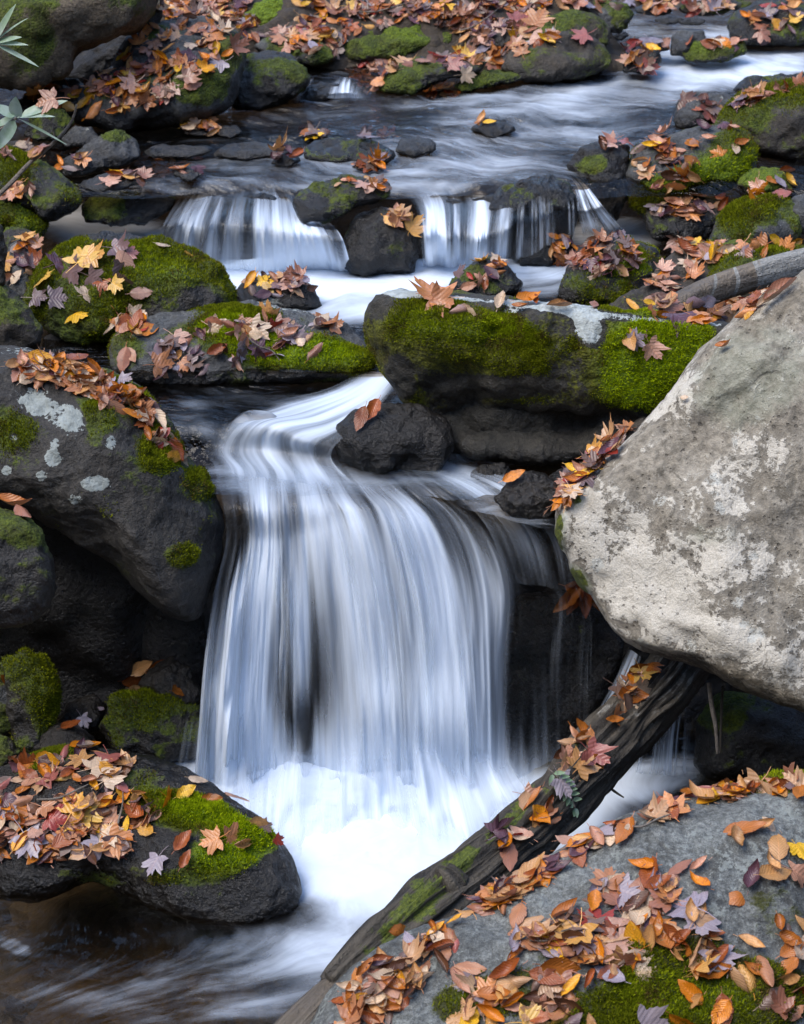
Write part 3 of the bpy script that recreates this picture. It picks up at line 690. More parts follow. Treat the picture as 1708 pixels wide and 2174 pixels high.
# far bank and far rapids stones
rng = np.random.default_rng(4)
for cx, cy, w, h, mo, lb in [(640,20,70,26,.4,'half-buried mossy stone at the far edge behind the bright green hump'),(860,8,90,22,.5,'mossy stone at the picture top over the leaf bank'),(1010,14,110,24,.5,'wide mossy stone at the picture top over the leaf bank'),
        (950,40,46,20,.2,'small stone half hidden by leaves on the far bank'),(1140,8,90,22,.45,'mossy stone at the picture top behind the brown boulders'),(1390,20,80,24,.0,'grey stone in the farthest rapids'),
        (1420,42,60,18,-.2,'low grey stone in the farthest rapids'),(1500,18,110,26,.3,'mossy stone at the top of the far rapids'),(1560,10,80,20,.3,'mossy stone by the big dark far boulder'),(1470,45,60,16,-.2,'wet stone awash in the farthest rapids'),
        (460,14,80,34,.1,'stone poking through the leaves behind the buried boulder'),(745,35,60,24,.3,'small mossy stone on the leafy far bank'),(1130,128,30,14,0,'pebble-sized stone before the whale-shaped boulder'),(720,160,44,18,-.1,'leaf-topped stone beside the small cascade'),
        (1315,75,40,18,-.1,'dark stone where the far rapids begin'),(1290,165,36,10,-.2,'small stone tip in the fast water below the whale-shaped boulder')]:
    a = np.linspace(0, 2 * math.pi, 12, endpoint=False)
    pl = [(cx + w * .5 * math.cos(t) * rng.uniform(.85, 1.1), cy + h * .5 * math.sin(t) * rng.uniform(.85, 1.1)) for t in a]
    zz = 1.30 + max(0, 170 - (cy + h / 2)) * .0009
    rock('cobble', lb, pl, z=zz + (.04 if cx < 1200 and cy < 60 else 0), m='brown' if mo > 0 else 'grey', tilt=38, sub=4, moss=mo, H=.45)


# ------------------------------------------------------------------ ground
def ground():
    """stream bed, leafy far bank and unseen valley sides, shaped to block low light, as one sheet"""
    def axis(a, b, n, lo, hi, m):
        return np.concatenate([np.linspace(lo, a, m, endpoint=False), np.linspace(a, b, n), np.linspace(b, hi, m + 1)[1:]])
    X = axis(-3.2, 3.2, 260, -30, 30, 30)
    Y = axis(3.0, 12.0, 330, -24, 42, 30)
    gx, gy = np.meshgrid(X, Y)
    p3 = np.stack([gx, gy, gx * 0], -1)
    z = -0.30 + 0.90 * sstep(6.0, 6.2, gy) + 0.22 * sstep(6.2, 6.6, gy) + 0.26 * sstep(7.9, 8.3, gy) + 0.10 * sstep(8.3, 9.5, gy)
    chan = sstep(0.75, 1.25, gx + 0.5 * (gy - 9.4))
    bank = np.clip(gy - 9.0 + 0.10 * gx, 0, 5) * 0.36 + 0.20 * sstep(8.95, 9.2, gy + 0.1 * gx)
    z = z + bank * (1 - chan) + chan * np.clip(gy - 9.9, 0, 5) * 0.2
    half = 0.20 * gy + 0.75
    side = np.clip(np.abs(gx) - half, 0, 30)
    z = z + side * 0.55 + np.clip(side - 2, 0, 40) * 0.35  # unseen side slopes added to cut off horizon light
    z = z + np.clip(gy - 11.5, 0, 40) * 0.28 + np.clip(-gy - 5, 0, 40) * 0.5  # unseen rises ahead and behind the camera, steepness set for the light
    inner = np.abs(gx) < 3.3
    z = z + 0.06 * fbm(p3 * 1.7, 3, 3) + 0.035 * fbm(p3 * 6, 5, 4) * (gy > 2)
    ny, nx = gx.shape
    v = np.stack([gx, gy, z], -1).reshape(-1, 3)
    idx = np.arange(ny * nx).reshape(ny, nx)
    f = np.stack([idx[:-1, :-1], idx[:-1, 1:], idx[1:, 1:], idx[1:, :-1]], -1).reshape(-1, 4)
    me = mesh_np('ground', v, f)
    t = NT('stream_bed_and_leaf_mould')
    vv = t.n('ShaderNodeTexCoord').outputs['Object']
    ch = t.vor(vv, 13, out=0)
    cc = t.vor(vv, 13, out=1)
    a = t.noise(vv, 5, 5, 0.6)
    b = t.noise(vv, 40, 5, 0.7)
    bw = t.n('ShaderNodeRGBToBW'); t.l(cc, bw.inputs[0])
    col = t.mix(bw.outputs[0], (0.012, 0.009, 0.006), (0.05, 0.035, 0.02))
    col = t.mix(t.step(a, 0.4, 0.65), col, (0.03, 0.02, 0.012))
    col = t.mix(t.math('MULTIPLY', t.step(b, 0.5, 0.7), 0.6), col, (0.085, 0.06, 0.025))
    h = t.math('ADD', t.math('MULTIPLY', ch, -1.0), t.math('MULTIPLY', b, 0.4))
    n = t.bump(h, 0.8, 0.05)
    bs = t.n('ShaderNodeBsdfPrincipled')
    t.l(col, bs.inputs['Base Color']); t.l(n, bs.inputs['Normal']); bs.inputs['Roughness'].default_value = 0.75
    o = link('ground', me, t.out(bs.outputs[0]))
    tag(o, 'dark stony stream bed rising into the leaf covered banks', 'ground', kind='structure')
ground()

# ------------------------------------------------------------------ water
def water_mat(name, streak_u=60.0, streak_v=2.2, tint=(0.62, 0.55, 0.44), rough=0.10, ripple=0.35, ripscale=(9, 30), foamcol=(0.76, 0.845, 0.95), gloss=1.0, contrast=1.0, lo=0.42, hi=0.78, thru=.2, film=2.0, fine=1.0):  # foamcol is white with a blue skylight cast put into it
    """clear stream water; the 'foam' attribute says how much of it is broken into white strands along the flow"""
    t = NT(name)
    fl = t.attr('flow', 'Vector')
    def st(su, sv, sd_, det=5, ro=0.6, dist=0.3):
        mp = t.n('ShaderNodeMapping')
        t.l(fl, mp.inputs[0])
        mp.inputs['Scale'].default_value = (su, sv, 1)
        mp.inputs['Location'].default_value = (sd_, sd_ * 1.7, sd_ * 0.3)
        return t.noise(mp.outputs[0], 1.0, det, ro, dist)
    s1 = st(streak_u, streak_v, 3.1)
    s2 = st(streak_u * 0.28, streak_v * 0.7, 9.4, 4)
    s3 = st(streak_u * 3.2, streak_v * 1.5, 1.7, 3)
    s = t.math('ADD', t.math('ADD', t.math('MULTIPLY', s1, 0.40), t.math('MULTIPLY', s2, 0.50)), t.math('MULTIPLY', s3, 0.10 * fine))
    foam = t.attr('foam')
    k = t.math('ADD', foam, t.math('MULTIPLY', t.math('SUBTRACT', s, 0.5), 2.3 * contrast))
    mask = t.step(k, lo - 0.32, hi + 0.22)
    mask = t.math('MULTIPLY', mask, t.step(foam, 0.0, 0.22))
    mask = t.math('MAXIMUM', mask, t.step(foam, 1.15, 1.6))
    rip = st(ripscale[0], ripscale[1], 5.5, 4, 0.55, 0.8)
    rip2 = st(ripscale[0] * 3.1, ripscale[1] * 2.7, 2.5, 3, 0.5, 0.6)
    rh = t.math('ADD', rip, t.math('MULTIPLY', rip2, 0.3))
    nb = t.bump(rh, ripple, 0.05)
    nf = t.bump(s, 0.35, 0.03)
    tr = t.n('ShaderNodeBsdfTransparent'); tr.inputs[0].default_value = (*tint, 1)
    gl = t.n('ShaderNodeBsdfGlossy'); gl.inputs['Roughness'].default_value = rough
    t.l(nb, gl.inputs['Normal'])
    fr = t.n('ShaderNodeFresnel'); fr.inputs[0].default_value = 1.34
    t.l(nb, fr.inputs['Normal'])
    clear = t.n('ShaderNodeMixShader')
    t.l(t.math('MULTIPLY', fr.outputs[0], gloss, clamp=True), clear.inputs[0]); t.l(tr.outputs[0], clear.inputs[1]); t.l(gl.outputs[0], clear.inputs[2])
    df = t.n('ShaderNodeBsdfDiffuse'); t.put(df.inputs[0], foamcol); t.l(nf, df.inputs['Normal'])
    tl = t.n('ShaderNodeBsdfTranslucent'); t.put(tl.inputs[0], foamcol); t.l(nf, tl.inputs['Normal'])
    fo = t.n('ShaderNodeMixShader'); fo.inputs[0].default_value = thru
    t.l(df.outputs[0], fo.inputs[1]); t.l(tl.outputs[0], fo.inputs[2])
    tot = t.n('ShaderNodeMixShader')
    t.l(mask, tot.inputs[0]); t.l(clear.outputs[0], tot.inputs[1]); t.l(fo.outputs[0], tot.inputs[2])
    if film < 2:                       # a torn sheet: bare air between the strands
        air = t.n('ShaderNodeBsdfTransparent')
        t2 = t.n('ShaderNodeMixShader')
        cover = t.math('MAXIMUM', mask, t.math('MULTIPLY', t.attr('film'), 1.0))
        t.l(cover, t2.inputs[0]); t.l(air.outputs[0], t2.inputs[1]); t.l(tot.outputs[0], t2.inputs[2])
        return t.out(t2.outputs[0])
    return t.out(tot.outputs[0])

def pool(name, label, px0, px1, py0, py1, nx, ny, zf, foam, mat, flowdir=0.0, wav=0.0, relief=(), warp=0.0, bottom=None):
    gx, gy = np.meshgrid(np.linspace(px0, px1, nx), np.linspace(py0, py1, ny))
    if bottom is not None: gy = py0 + (gy - py0) / (py1 - py0) * (bottom(gx) - py0)
    z = zf(gx, gy) * np.ones_like(gx)
    P = at_z(gx, gy, z)
    if wav:
        P[..., 2] += wav * fbm(P * (6, 9, 0) + 3, 11, 4)
    P[..., 2] += ell(gx, gy, relief)
    fm = ell(gx, gy, foam)
    c, s = math.cos(R(flowdir)), math.sin(R(flowdir))
    fl = np.stack([P[..., 0] * c + P[..., 1] * s, -P[..., 0] * s + P[..., 1] * c, P[..., 0] * 0], -1)
    if warp:
        fl[..., 0] += warp * fbm(P * 1.6, 21, 2); fl[..., 1] += warp * fbm(P * 1.6 + 9, 22, 2)
    idx = np.arange(nx * ny).reshape(ny, nx)
    f = np.stack([idx[:-1, :-1], idx[1:, :-1], idx[1:, 1:], idx[:-1, 1:]], -1).reshape(-1, 4)
    me = mesh_np(name, P.reshape(-1, 3), f)
    attr(me, 'foam', np.clip(fm, 0, 1.5)); vattr(me, 'flow', fl.reshape(-1, 3))
    o = link(name, me, mat)
    return tag(o, label, 'water', kind='structure')

def catmull(A, n):
    """A (k, ...) control values -> n samples through them"""
    A = np.asarray(A, float)
    k = len(A)
    t = np.linspace(0, k - 1, n)
    i = np.clip(np.floor(t).astype(int), 0, k - 2)
    f = (t - i).reshape((-1,) + (1,) * (A.ndim - 1))
    p0, p1, p2, p3 = A[np.clip(i - 1, 0, k - 1)], A[i], A[i + 1], A[np.clip(i + 2, 0, k - 1)]
    return 0.5 * (2 * p1 + (p2 - p0) * f + (2 * p0 - 5 * p1 + 4 * p2 - p3) * f ** 2 + (3 * p1 - p0 - 3 * p2 + p3) * f ** 3)

def sheet(name, label, lines, place, dens, mat, nu=160, nv=120, film=None, lumps=0.012, push=0.0, seed=0, kind='structure', ragged=1.0, uneven=.28):
    """flowing sheet through stream lines; place = ('z'|'y', value) per station"""
    L = np.array(lines, float)                         # lines x stations x 2
    nl, ns, _ = L.shape
    P = np.zeros((nl, ns, 3))
    for s, (k, val) in enumerate(place):
        val = np.broadcast_to(np.asarray(val, float), (nl,))
        P[:, s] = at_z(L[:, s, 0], L[:, s, 1], val) if k == 'z' else at_y(L[:, s, 0], L[:, s, 1], val)
    P[..., 1] -= push
    G = catmull(P, nu)                                  # across
    G = np.swapaxes(catmull(np.swapaxes(G, 0, 1), nv), 0, 1)
    D = catmull(np.array(dens, float), nu)
    D = np.swapaxes(catmull(np.swapaxes(D, 0, 1), nv), 0, 1)
    F = None
    if film is None: film = np.ones(np.shape(dens))
    if film is not None:
        F = catmull(np.array(film, float), nu)
        F = np.swapaxes(catmull(np.swapaxes(F, 0, 1), nv), 0, 1)
    un = np.linspace(0, 1, nu)
    jag = fbm(np.stack([un * 26 + seed, un * 0, un * 0], -1), 61 + seed, 3, .6) * ragged
    vi = np.clip(np.arange(nv)[None, :] - jag[:, None] * nv * .10 * np.sin(np.linspace(0, math.pi, nv))[None, :], 0, nv - 1)
    i0 = np.floor(vi).astype(int); i1 = np.minimum(i0 + 1, nv - 1); fr = vi - i0
    D = np.take_along_axis(D, i0, 1) * (1 - fr) + np.take_along_axis(D, i1, 1) * fr
    bandv = fbm(np.stack([un * 11 + seed, un * 0 + 3, un * 0], -1), 71 + seed, 3, .6)
    D = D + uneven * bandv[:, None] * np.clip(D * 2, 0, 1) * sstep(0, .35, np.linspace(0, 1, nv))[None, :] * sstep(1.0, .85, np.linspace(0, 1, nv))[None, :]
    wid = np.linalg.norm(np.diff(G, axis=0), axis=2).sum(0).mean()
    lng = np.linalg.norm(np.diff(G, axis=1), axis=2).sum(1).mean()
    uu, vv = np.meshgrid(np.linspace(0, wid, nu), np.linspace(0, lng, nv), indexing='ij')
    fl = np.stack([uu + seed, vv + seed * 3, uu * 0 + seed], -1)
    lump = fbm(np.stack([uu * 22 + seed, vv * 2.0, uu * 0], -1), 31 + seed, 3)
    lump2 = fbm(np.stack([uu * 70 + seed, vv * 2.5, uu * 0], -1), 41 + seed, 2)
    G[..., 1] -= (lump + 0.4 * lump2) * lumps
    idx = np.arange(nu * nv).reshape(nu, nv)
    f = np.stack([idx[:-1, :-1], idx[:-1, 1:], idx[1:, 1:], idx[1:, :-1]], -1).reshape(-1, 4)
    me = mesh_np(name, G.reshape(-1, 3), f)
    attr(me, 'foam', np.clip(D, 0, 1.5)); vattr(me, 'flow', fl.reshape(-1, 3))
    if F is not None: attr(me, 'film', np.clip(F, 0, 1))
    o = link(name, me, mat)
    return tag(o, label, 'waterfall', kind=kind)

W_POOL = water_mat('pool_water', 4, 15, tint=(0.80, 0.70, 0.53), rough=0.16, ripple=0.40, ripscale=(3, 11), lo=.40, hi=.98, contrast=.75)
W_STREAM = water_mat('stream_water', 5, 16, tint=(0.5, 0.42, 0.33), rough=0.16, ripple=0.55, ripscale=(5, 16), lo=.36, hi=.95, contrast=.6)
W_FALL = water_mat('falling_water', 42, .95, tint=(0.82, 0.86, 0.9), rough=0.2, ripple=0.3, ripscale=(30, 1.5), lo=.34, hi=.80, gloss=.8, contrast=.52, film=1)
W_FALL_FRONT = water_mat('falling_strands', 75, 1.0, tint=(0.9, 0.93, 0.96), rough=0.2, ripple=0.3, ripscale=(40, 2), lo=.40, hi=.80, gloss=.5, film=0)
W_CHUTE = water_mat('chute_water', 22, 1.4, tint=(0.7, 0.74, 0.78), rough=0.2, ripple=0.3, ripscale=(30, 1.5), lo=.30, hi=.85, gloss=.8, contrast=.42, film=1)
W_SPRAY = water_mat('spray', 40, .9, tint=(0.95, 0.97, 1.0), rough=0.3, ripple=0.1, ripscale=(20, 2), lo=.30, hi=.95, gloss=.1, contrast=.55, film=0)
# lower pool
pool('lower_pool', 'lower pool, white foam under the main fall turning clear brown towards the viewer', -150, 1860, 1480, 2330, 300, 240, lambda x, y: 0 * x,
     [(770,1735,440,140,0,1.05),(540,1690,200,90,20,.35),(980,1700,240,100,-10,.4),(700,1850,170,60,-10,.7),(900,1850,260,110,-15,.50),(760,1960,240,120,-25,.36),(680,2080,260,110,-10,.20),(1180,1760,200,70,-35,.6),(1390,1650,150,50,-10,.75),(1300,1740,140,60,-25,.48),
      (540,2040,280,70,-10,.13),(420,1620,90,50,0,.6),(330,1590,120,50,0,.25),(1150,1850,180,60,-35,.42),(1050,1940,130,70,-35,.4),(30,2010,50,20,20,.3),(300,2080,320,60,-5,.15),(140,2130,200,40,5,.13),(400,2140,260,40,-5,.15),(450,1990,200,40,0,.12),(1080,1730,190,90,-28,.55),(860,1960,260,140,-20,.16),(900,2000,120,80,-30,.25)],  # real foam, plus faint wide values painting grey reflection on the near-left water
     W_POOL, flowdir=32, wav=0.006, relief=[(780,1640,240,60,0,.05),(900,1600,130,40,0,.03),(560,1650,120,60,0,.03),(700,1760,300,60,0,.02)], warp=.25)
# middle pool and its chute
pool('middle_pool', 'middle pool, dark and calm at the left with a white chute', 300, 1420, 770, 1110, 220, 130,
     lambda x, y: .955 - .0 * x - .11 * sstep(880, 1010, y), [(770,830,110,40,-25,.6),(640,890,170,50,-15,.5),(500,940,90,40,20,.3),(560,1010,150,50,0,.45),(760,1010,180,40,0,.35),(930,1000,150,30,6,.35),(1050,1060,150,50,25,.32),(1060,975,130,18,4,.5),(400,900,70,60,50,.22),(520,850,150,20,-5,.12),(440,830,120,10,0,.08)],
     W_STREAM, flowdir=-20, wav=.006, relief=[(545,920,70,40,0,.05)], warp=.15, bottom=lambda x: 1050 + 75 * sstep(850, 1200, x))
pool('upper_pool', 'white pool under the upper fall', 60, 1480, 420, 790, 240, 110,
     lambda x, y: 1.0 + .05 * sstep(560, 440, y) * (x < 420), [(700,590,330,55,0,1.3),(560,575,120,30,0,.8),(820,640,220,50,-10,.8),(960,585,160,35,0,.8),(1120,590,130,50,10,.42),(1300,500,120,45,0,.7),(1200,560,140,40,0,.5),(220,490,180,60,10,.85),(300,520,90,40,10,.45)],
     W_STREAM, flowdir=10, wav=.008, relief=[(840,640,200,40,-10,.03)], warp=.15)
pool('upper_stream', 'rippled upper stream reflecting the grey sky, brown in the calm left part', -80, 1800, 18, 420, 340, 260,
     lambda x, y: 1.255 + .00050 * np.clip(300 - y, 0, 400) - .05 * sstep(372, 432, y),
     [(1560,125,280,70,-3,0.49),(1350,195,280,46,-8,0.38),(1120,210,220,36,-10,0.30),(1150,270,340,50,0,0.27),(900,330,350,46,0,0.27),(1050,370,320,40,0,0.25),(620,360,300,40,5,0.25),(430,395,200,24,0,0.25),(700,235,260,22,-6,0.13),(480,235,140,10,-6,0.27),(670,205,120,16,0,0.39),(960,215,140,16,-6,0.23),(1450,60,220,30,0,0.30),(1650,150,120,40,0,0.33),(1330,330,160,40,20,0.20),(470,300,120,12,0,0.10),(700,400,160,20,0,0.23),(900,400,120,20,0,0.23)],  # white water, plus low foam values painting the silvery sky reflection
     W_STREAM, flowdir=-12, wav=.012, warp=.12)
# main fall: chute, back sheet, front strands
CH = [[(770,786),(690,826),(560,858),(455,905),(425,950),(455,990),(462,1050)],
      [(800,790),(730,835),(620,872),(530,900),(495,955),(520,1000),(525,1055)],
      [(825,795),(770,842),(680,885),(585,905),(570,955),(600,1005),(610,1055)],
      [(838,803),(795,850),(715,900),(640,930),(640,965),(660,1005),(690,1050)],
      [(845,812),(812,856),(745,915),(710,950),(705,975),(730,1005),(780,1045)]]
sheet('chute', 'white chute of water sliding out from behind the mossy block', CH, [('z', .985), ('z', .975), ('z', .975), ('z', [.955, .97, .985, .96, .94]), ('z', .90), ('z', .875), ('z', .862)],
      [(.2,.25,.12,.05,.05,.2,.1), (.7,.75,.6,.45,.45,.55,.3), (.95,.9,.7,.85,.75,.6,.3), (.7,.75,.6,.6,.4,.5,.3), (.2,.3,.3,.35,.45,.4,.2)], W_CHUTE, 120, 110, lumps=.005, seed=2, film=[(0,0,0,0,0,0,0), (.8,1,1,.9,.8,.8,0), (1,1,1,1,1,.8,0), (.8,1,1,1,.8,.8,0), (0,.1,.1,.1,.1,.1,0)])
FL = [[(452,950),(472,1065),(480,1150),(455,1260),(435,1400),(424,1530),(412,1670)],
      [(515,950),(530,1065),(535,1150),(522,1260),(512,1400),(505,1530),(500,1670)],
      [(575,955),(580,1060),(585,1150),(580,1260),(575,1400),(570,1530),(570,1670)],
      [(620,955),(640,1055),(650,1140),(660,1260),(668,1400),(672,1530),(676,1670)],
      [(670,955),(710,1045),(740,1110),(765,1240),(785,1400),(795,1530),(800,1675)],
      [(720,955),(790,1040),(835,1095),(870,1230),(890,1400),(896,1530),(900,1675)],
      [(770,955),(870,1040),(940,1115),(985,1240),(1000,1400),(1008,1540),(1010,1670)],
      [(815,955),(940,1042),(1035,1130),(1080,1255),(1075,1400),(1075,1540),(1075,1685)],
      [(860,955),(1010,1052),(1130,1160),(1190,1255),(1180,1400),(1180,1540),(1180,1630)],
      [(915,955),(1080,1075),(1190,1185),(1250,1262),(1255,1400),(1250,1530),(1250,1610)]]
PLC = [('z', .868), ('z', .86), ('y', [5.50,5.49,5.49,5.49,5.49,5.50,5.52,5.55,5.60,5.66]), ('y', [5.45,5.44,5.44,5.44,5.43,5.44,5.46,5.51,5.57,5.62]),
       ('y', [5.40,5.39,5.40,5.40,5.37,5.37,5.38,5.47,5.55,5.60]), ('y', [5.34,5.33,5.35,5.35,5.31,5.31,5.32,5.42,5.53,5.59]), ('z', -.02)]
DN = [(.1,.25,.35,.55,.70,.85,1.1), (.25,.48,.64,1.0,1.15,1.15,1.4), (.25,.42,.55,.62,.40,.36,1.1), (.2,.40,.56,.36,.13,.15,.9), (.2,.38,.64,.95,.88,.92,1.4),
      (.2,.34,.66,1.05,1.0,1.05,1.4), (.15,.28,.52,.9,1.1,1.15,1.4), (.1,.24,.30,.66,.58,.50,1.0), (.1,.20,.24,.26,.14,.12,.6), (0,.15,.18,.10,.03,.02,.2)]
sheet('waterfall', 'silky main waterfall fanning over the black ledge into the lower pool', FL, PLC, DN, W_FALL, 300, 200, lumps=.011, push=0, seed=0, ragged=1.8, uneven=.42, film=[(0,.3,.6,.6,.6,.6,.5)] + [(0,1,1,1,1,1,1)] * 7 + [(0,.6,.9,.3,.1,.05,.1), (0,.3,.5,.2,0,0,0)])
DN2 = [(0,0,0,.30,.36,.40,.7), (0,.1,.2,.50,.60,.65,.8), (0,.05,.3,.45,.36,.3,.6), (0,0,.1,.25,.15,.12,.4), (0,.1,.4,.55,.5,.5,.8),
       (0,.1,.5,.6,.45,.5,.8), (0,.1,.4,.5,.6,.6,.8), (0,0,.2,.42,.40,.36,.5), (0,0,.12,.34,.30,.28,.3), (0,0,.1,.28,.22,.16,.2)]
sheet('waterfall', 'loose front strands of the main waterfall', FL, PLC, DN2, W_FALL_FRONT, 300, 160, film=np.zeros((10, 7)), lumps=.05, push=.035, seed=5)
FR = [[(800,985),(930,1030),(1030,1115),(1075,1235)],[(870,985),(1000,1032),(1110,1125),(1150,1245)],[(940,985),(1070,1036),(1175,1130),(1205,1250)],[(1000,985),(1130,1030),(1215,1110),(1245,1225)]]
sheet('waterfall', 'thin dark glassy sheet fanning right over the ledge towards the huge pale boulder', FR, [('z', .870), ('z', .862), ('y', [5.49,5.50,5.51,5.53]), ('y', [5.45,5.47,5.49,5.52])], [(.1,.3,.3,.2),(.2,.42,.44,.3),(.25,.46,.46,.3),(.1,.3,.3,.2)], W_FALL, 140, 90, lumps=.006, seed=61, film=[(0,.5,.4,0),(0,1,1,.1),(0,1,1,.1),(0,.8,.8,0)])
# upper fall
FA = [[(400,392),(375,430),(345,480),(318,545)],[(440,388),(425,420),(398,480),(384,572)],[(490,386),(485,414),(468,480),(462,577)],[(540,386),(545,416),(542,480),(545,580)],
      [(590,390),(605,430),(612,490),(620,580)],[(625,415),(650,460),(668,500),(690,580)],[(660,455),(700,472),(728,505),(748,575)]]
PA = [('z', 1.25), ('z', [1.19,1.21,1.22,1.22,1.20,1.14,1.12]), ('y', [7.15,7.16,7.18,7.18,7.16,7.12,7.1]), ('z', .99)]
sheet('waterfall', 'left half of the upper fall, white strands over a dark ledge', FA, PA, [(.1,.2,.40,.6),(.15,.15,.36,.55),(.15,.10,.26,.40),(.2,.25,.48,.55),(.2,.4,.75,1.0),(.4,.7,.95,1.3),(.1,.3,.5,1.0)], W_FALL, 200, 90, lumps=.02, seed=11, ragged=2.5, uneven=.4, film=[(0,.3,.3,.3)]+[(0,1,1,1)]*5+[(0,.2,.3,.5)])
FB = [[(835,392),(880,440),(893,500),(900,572)],[(900,388),(930,428),(936,500),(936,570)],[(960,388),(985,426),(986,500),(985,566)],[(1010,388),(1036,424),(1030,500),(1026,565)],
      [(1070,380),(1085,416),(1082,480),(1076,560)],[(1120,372),(1140,404),(1140,480),(1140,552)],[(1180,370),(1200,404),(1198,470),(1196,530)]]
PB = [('z', 1.25), ('z', 1.205), ('y', [7.12,7.15,7.16,7.16,7.14,7.16,7.2]), ('z', .99)]
sheet('waterfall', 'right half of the upper fall, thin white strands over a dark ledge', FB, PB, [(.1,.3,.7,1.1),(.2,.3,.7,1.0),(.2,.28,.62,.85),(.2,.25,.52,.72),(.15,.12,.32,.35),(.1,.06,.20,.20),(.1,.05,.2,.2)], W_FALL, 220, 90, lumps=.02, seed=17, ragged=2.5, uneven=.5, film=[(0,.2,.2,.4)]+[(0,1,1,1)]*3+[(0,.7,.4,.2),(0,.6,.1,.1),(0,.3,0,0)])
FT = [[(1060,425),(1056,480),(1052,560)],[(1100,425),(1098,480),(1096,555)],[(1145,420),(1146,475),(1146,545)],[(1185,415),(1190,465),(1190,530)],[(1218,415),(1222,460),(1224,515)]]
sheet('waterfall', 'thin separate trickles down the dark right end of the upper fall', FT, [('y', 7.02), ('y', 6.98), ('z', 1.0)], [(.1,.34,.4),(.15,.36,.4),(.15,.38,.4),(.15,.38,.4),(.1,.3,.3)], W_FALL_FRONT, 120, 60, film=np.zeros((5, 3)), lumps=.02, seed=71, ragged=2.5, uneven=.3)
FC = [[(1188,366),(1216,398),(1226,450),(1236,500)],[(1200,362),(1230,398),(1250,448),(1272,498)],[(1210,360),(1242,396),(1270,445),(1308,494)],[(1218,360),(1250,396),(1284,440),(1330,490)]]
sheet('waterfall', 'narrow white chute beside the dark angular rock on the right', FC, [('z', 1.26), ('z', 1.22), ('y', [7.08,7.06,7.04,7.02]), ('z', 1.0)], [(0,.15,.2,.3),(.2,.6,.68,.8),(.2,.62,.7,.8),(0,.1,.25,.4)], W_FALL_FRONT, 60, 60, film=np.zeros((4,4)), lumps=.02, seed=23)
FD = [[(640,165),(628,180),(610,205),(598,222)],[(668,162),(655,178),(636,200),(632,220)],[(700,165),(690,180),(680,200),(672,216)],[(735,165),(730,180),(728,198),(728,212)],[(765,168),(768,182),(765,198),(770,210)]]
sheet('waterfall', 'small far cascade between the dark mossy rock and the leaf clump', FD, [('z', 1.36), ('z', 1.345), ('y', 8.6), ('z', 1.28)], [(.1,.3,.4,.6),(.3,.6,.7,.8),(.1,.2,.15,.4),(.3,.6,.7,.8),(.1,.3,.4,.5)], W_FALL_FRONT, 80, 50, film=np.zeros((5,4)), lumps=.01, seed=29)
FE = [[(1330,1375),(1308,1430),(1280,1480),(1245,1545)],[(1348,1385),(1325,1440),(1295,1500),(1262,1555)],[(1362,1395),(1345,1450),(1315,1510),(1280,1570)]]
sheet('waterfall', 'thin white runnel sliding down between the black rock and the log', FE, [('y', 5.46), ('y', 5.40), ('y', 5.34), ('y', 5.28)], [(.2,.4,.4,.3),(.8,.95,.95,.7),(.3,.5,.5,.3)], W_FALL_FRONT, 40, 50, film=np.zeros((3,4)), lumps=.006, seed=37)
FG = [[(1390,1480),(1370,1560),(1350,1640)],[(1420,1490),(1405,1560),(1395,1645)],[(1450,1500),(1440,1570),(1435,1650)],[(1475,1510),(1475,1580),(1475,1655)]]
sheet('waterfall', 'thin veil of trickles under the huge pale boulder', FG, [('y', 5.36), ('y', 5.32), ('z', 0)], [(.3,.4,.6),(.38,.45,.6),(.3,.35,.5),(.1,.15,.3)], W_FALL_FRONT, 60, 60, film=np.zeros((4, 3)), lumps=.012, seed=41)

# spray thrown up where the fall lands
SPRAY = [[(400,1500),(385,1580),(372,1650),(365,1675)],[(460,1520),(450,1600),(442,1680),(440,1750)],[(540,1510),(535,1620),(530,1720),(528,1790)],[(620,1530),(610,1620),(600,1740),(595,1810)],[(700,1530),(700,1620),(695,1740),(690,1820)],[(780,1530),(785,1610),(790,1720),(795,1820)],[(860,1530),(870,1610),(885,1720),(900,1810)],[(940,1560),(960,1640),(980,1720),(1000,1790)],[(1040,1570),(1060,1640),(1090,1700),(1110,1760)],[(1110,1580),(1140,1640),(1180,1680),(1210,1715)]]
sheet('waterfall', 'low dome of spray where the main waterfall lands in the foam', SPRAY, [('y', [5.36,5.34,5.32,5.3,5.28,5.26,5.26,5.3,5.36,5.42]), ('y', [5.30,5.28,5.26,5.25,5.22,5.18,5.2,5.22,5.28,5.36]), ('z', .035), ('z', .004)],
      [(0,.3,.3,0),(.15,.5,.7,.2),(.18,.5,.8,.2),(.18,.45,.75,.2),(.15,.5,.8,.2),(.10,.6,.9,.2),(.10,.6,.9,.2),(.05,.5,.8,.2),(.02,.4,.7,.1),(0,.2,.3,0)], W_SPRAY, 160, 70, film=np.zeros((10, 4)), lumps=.03, seed=51, ragged=2)


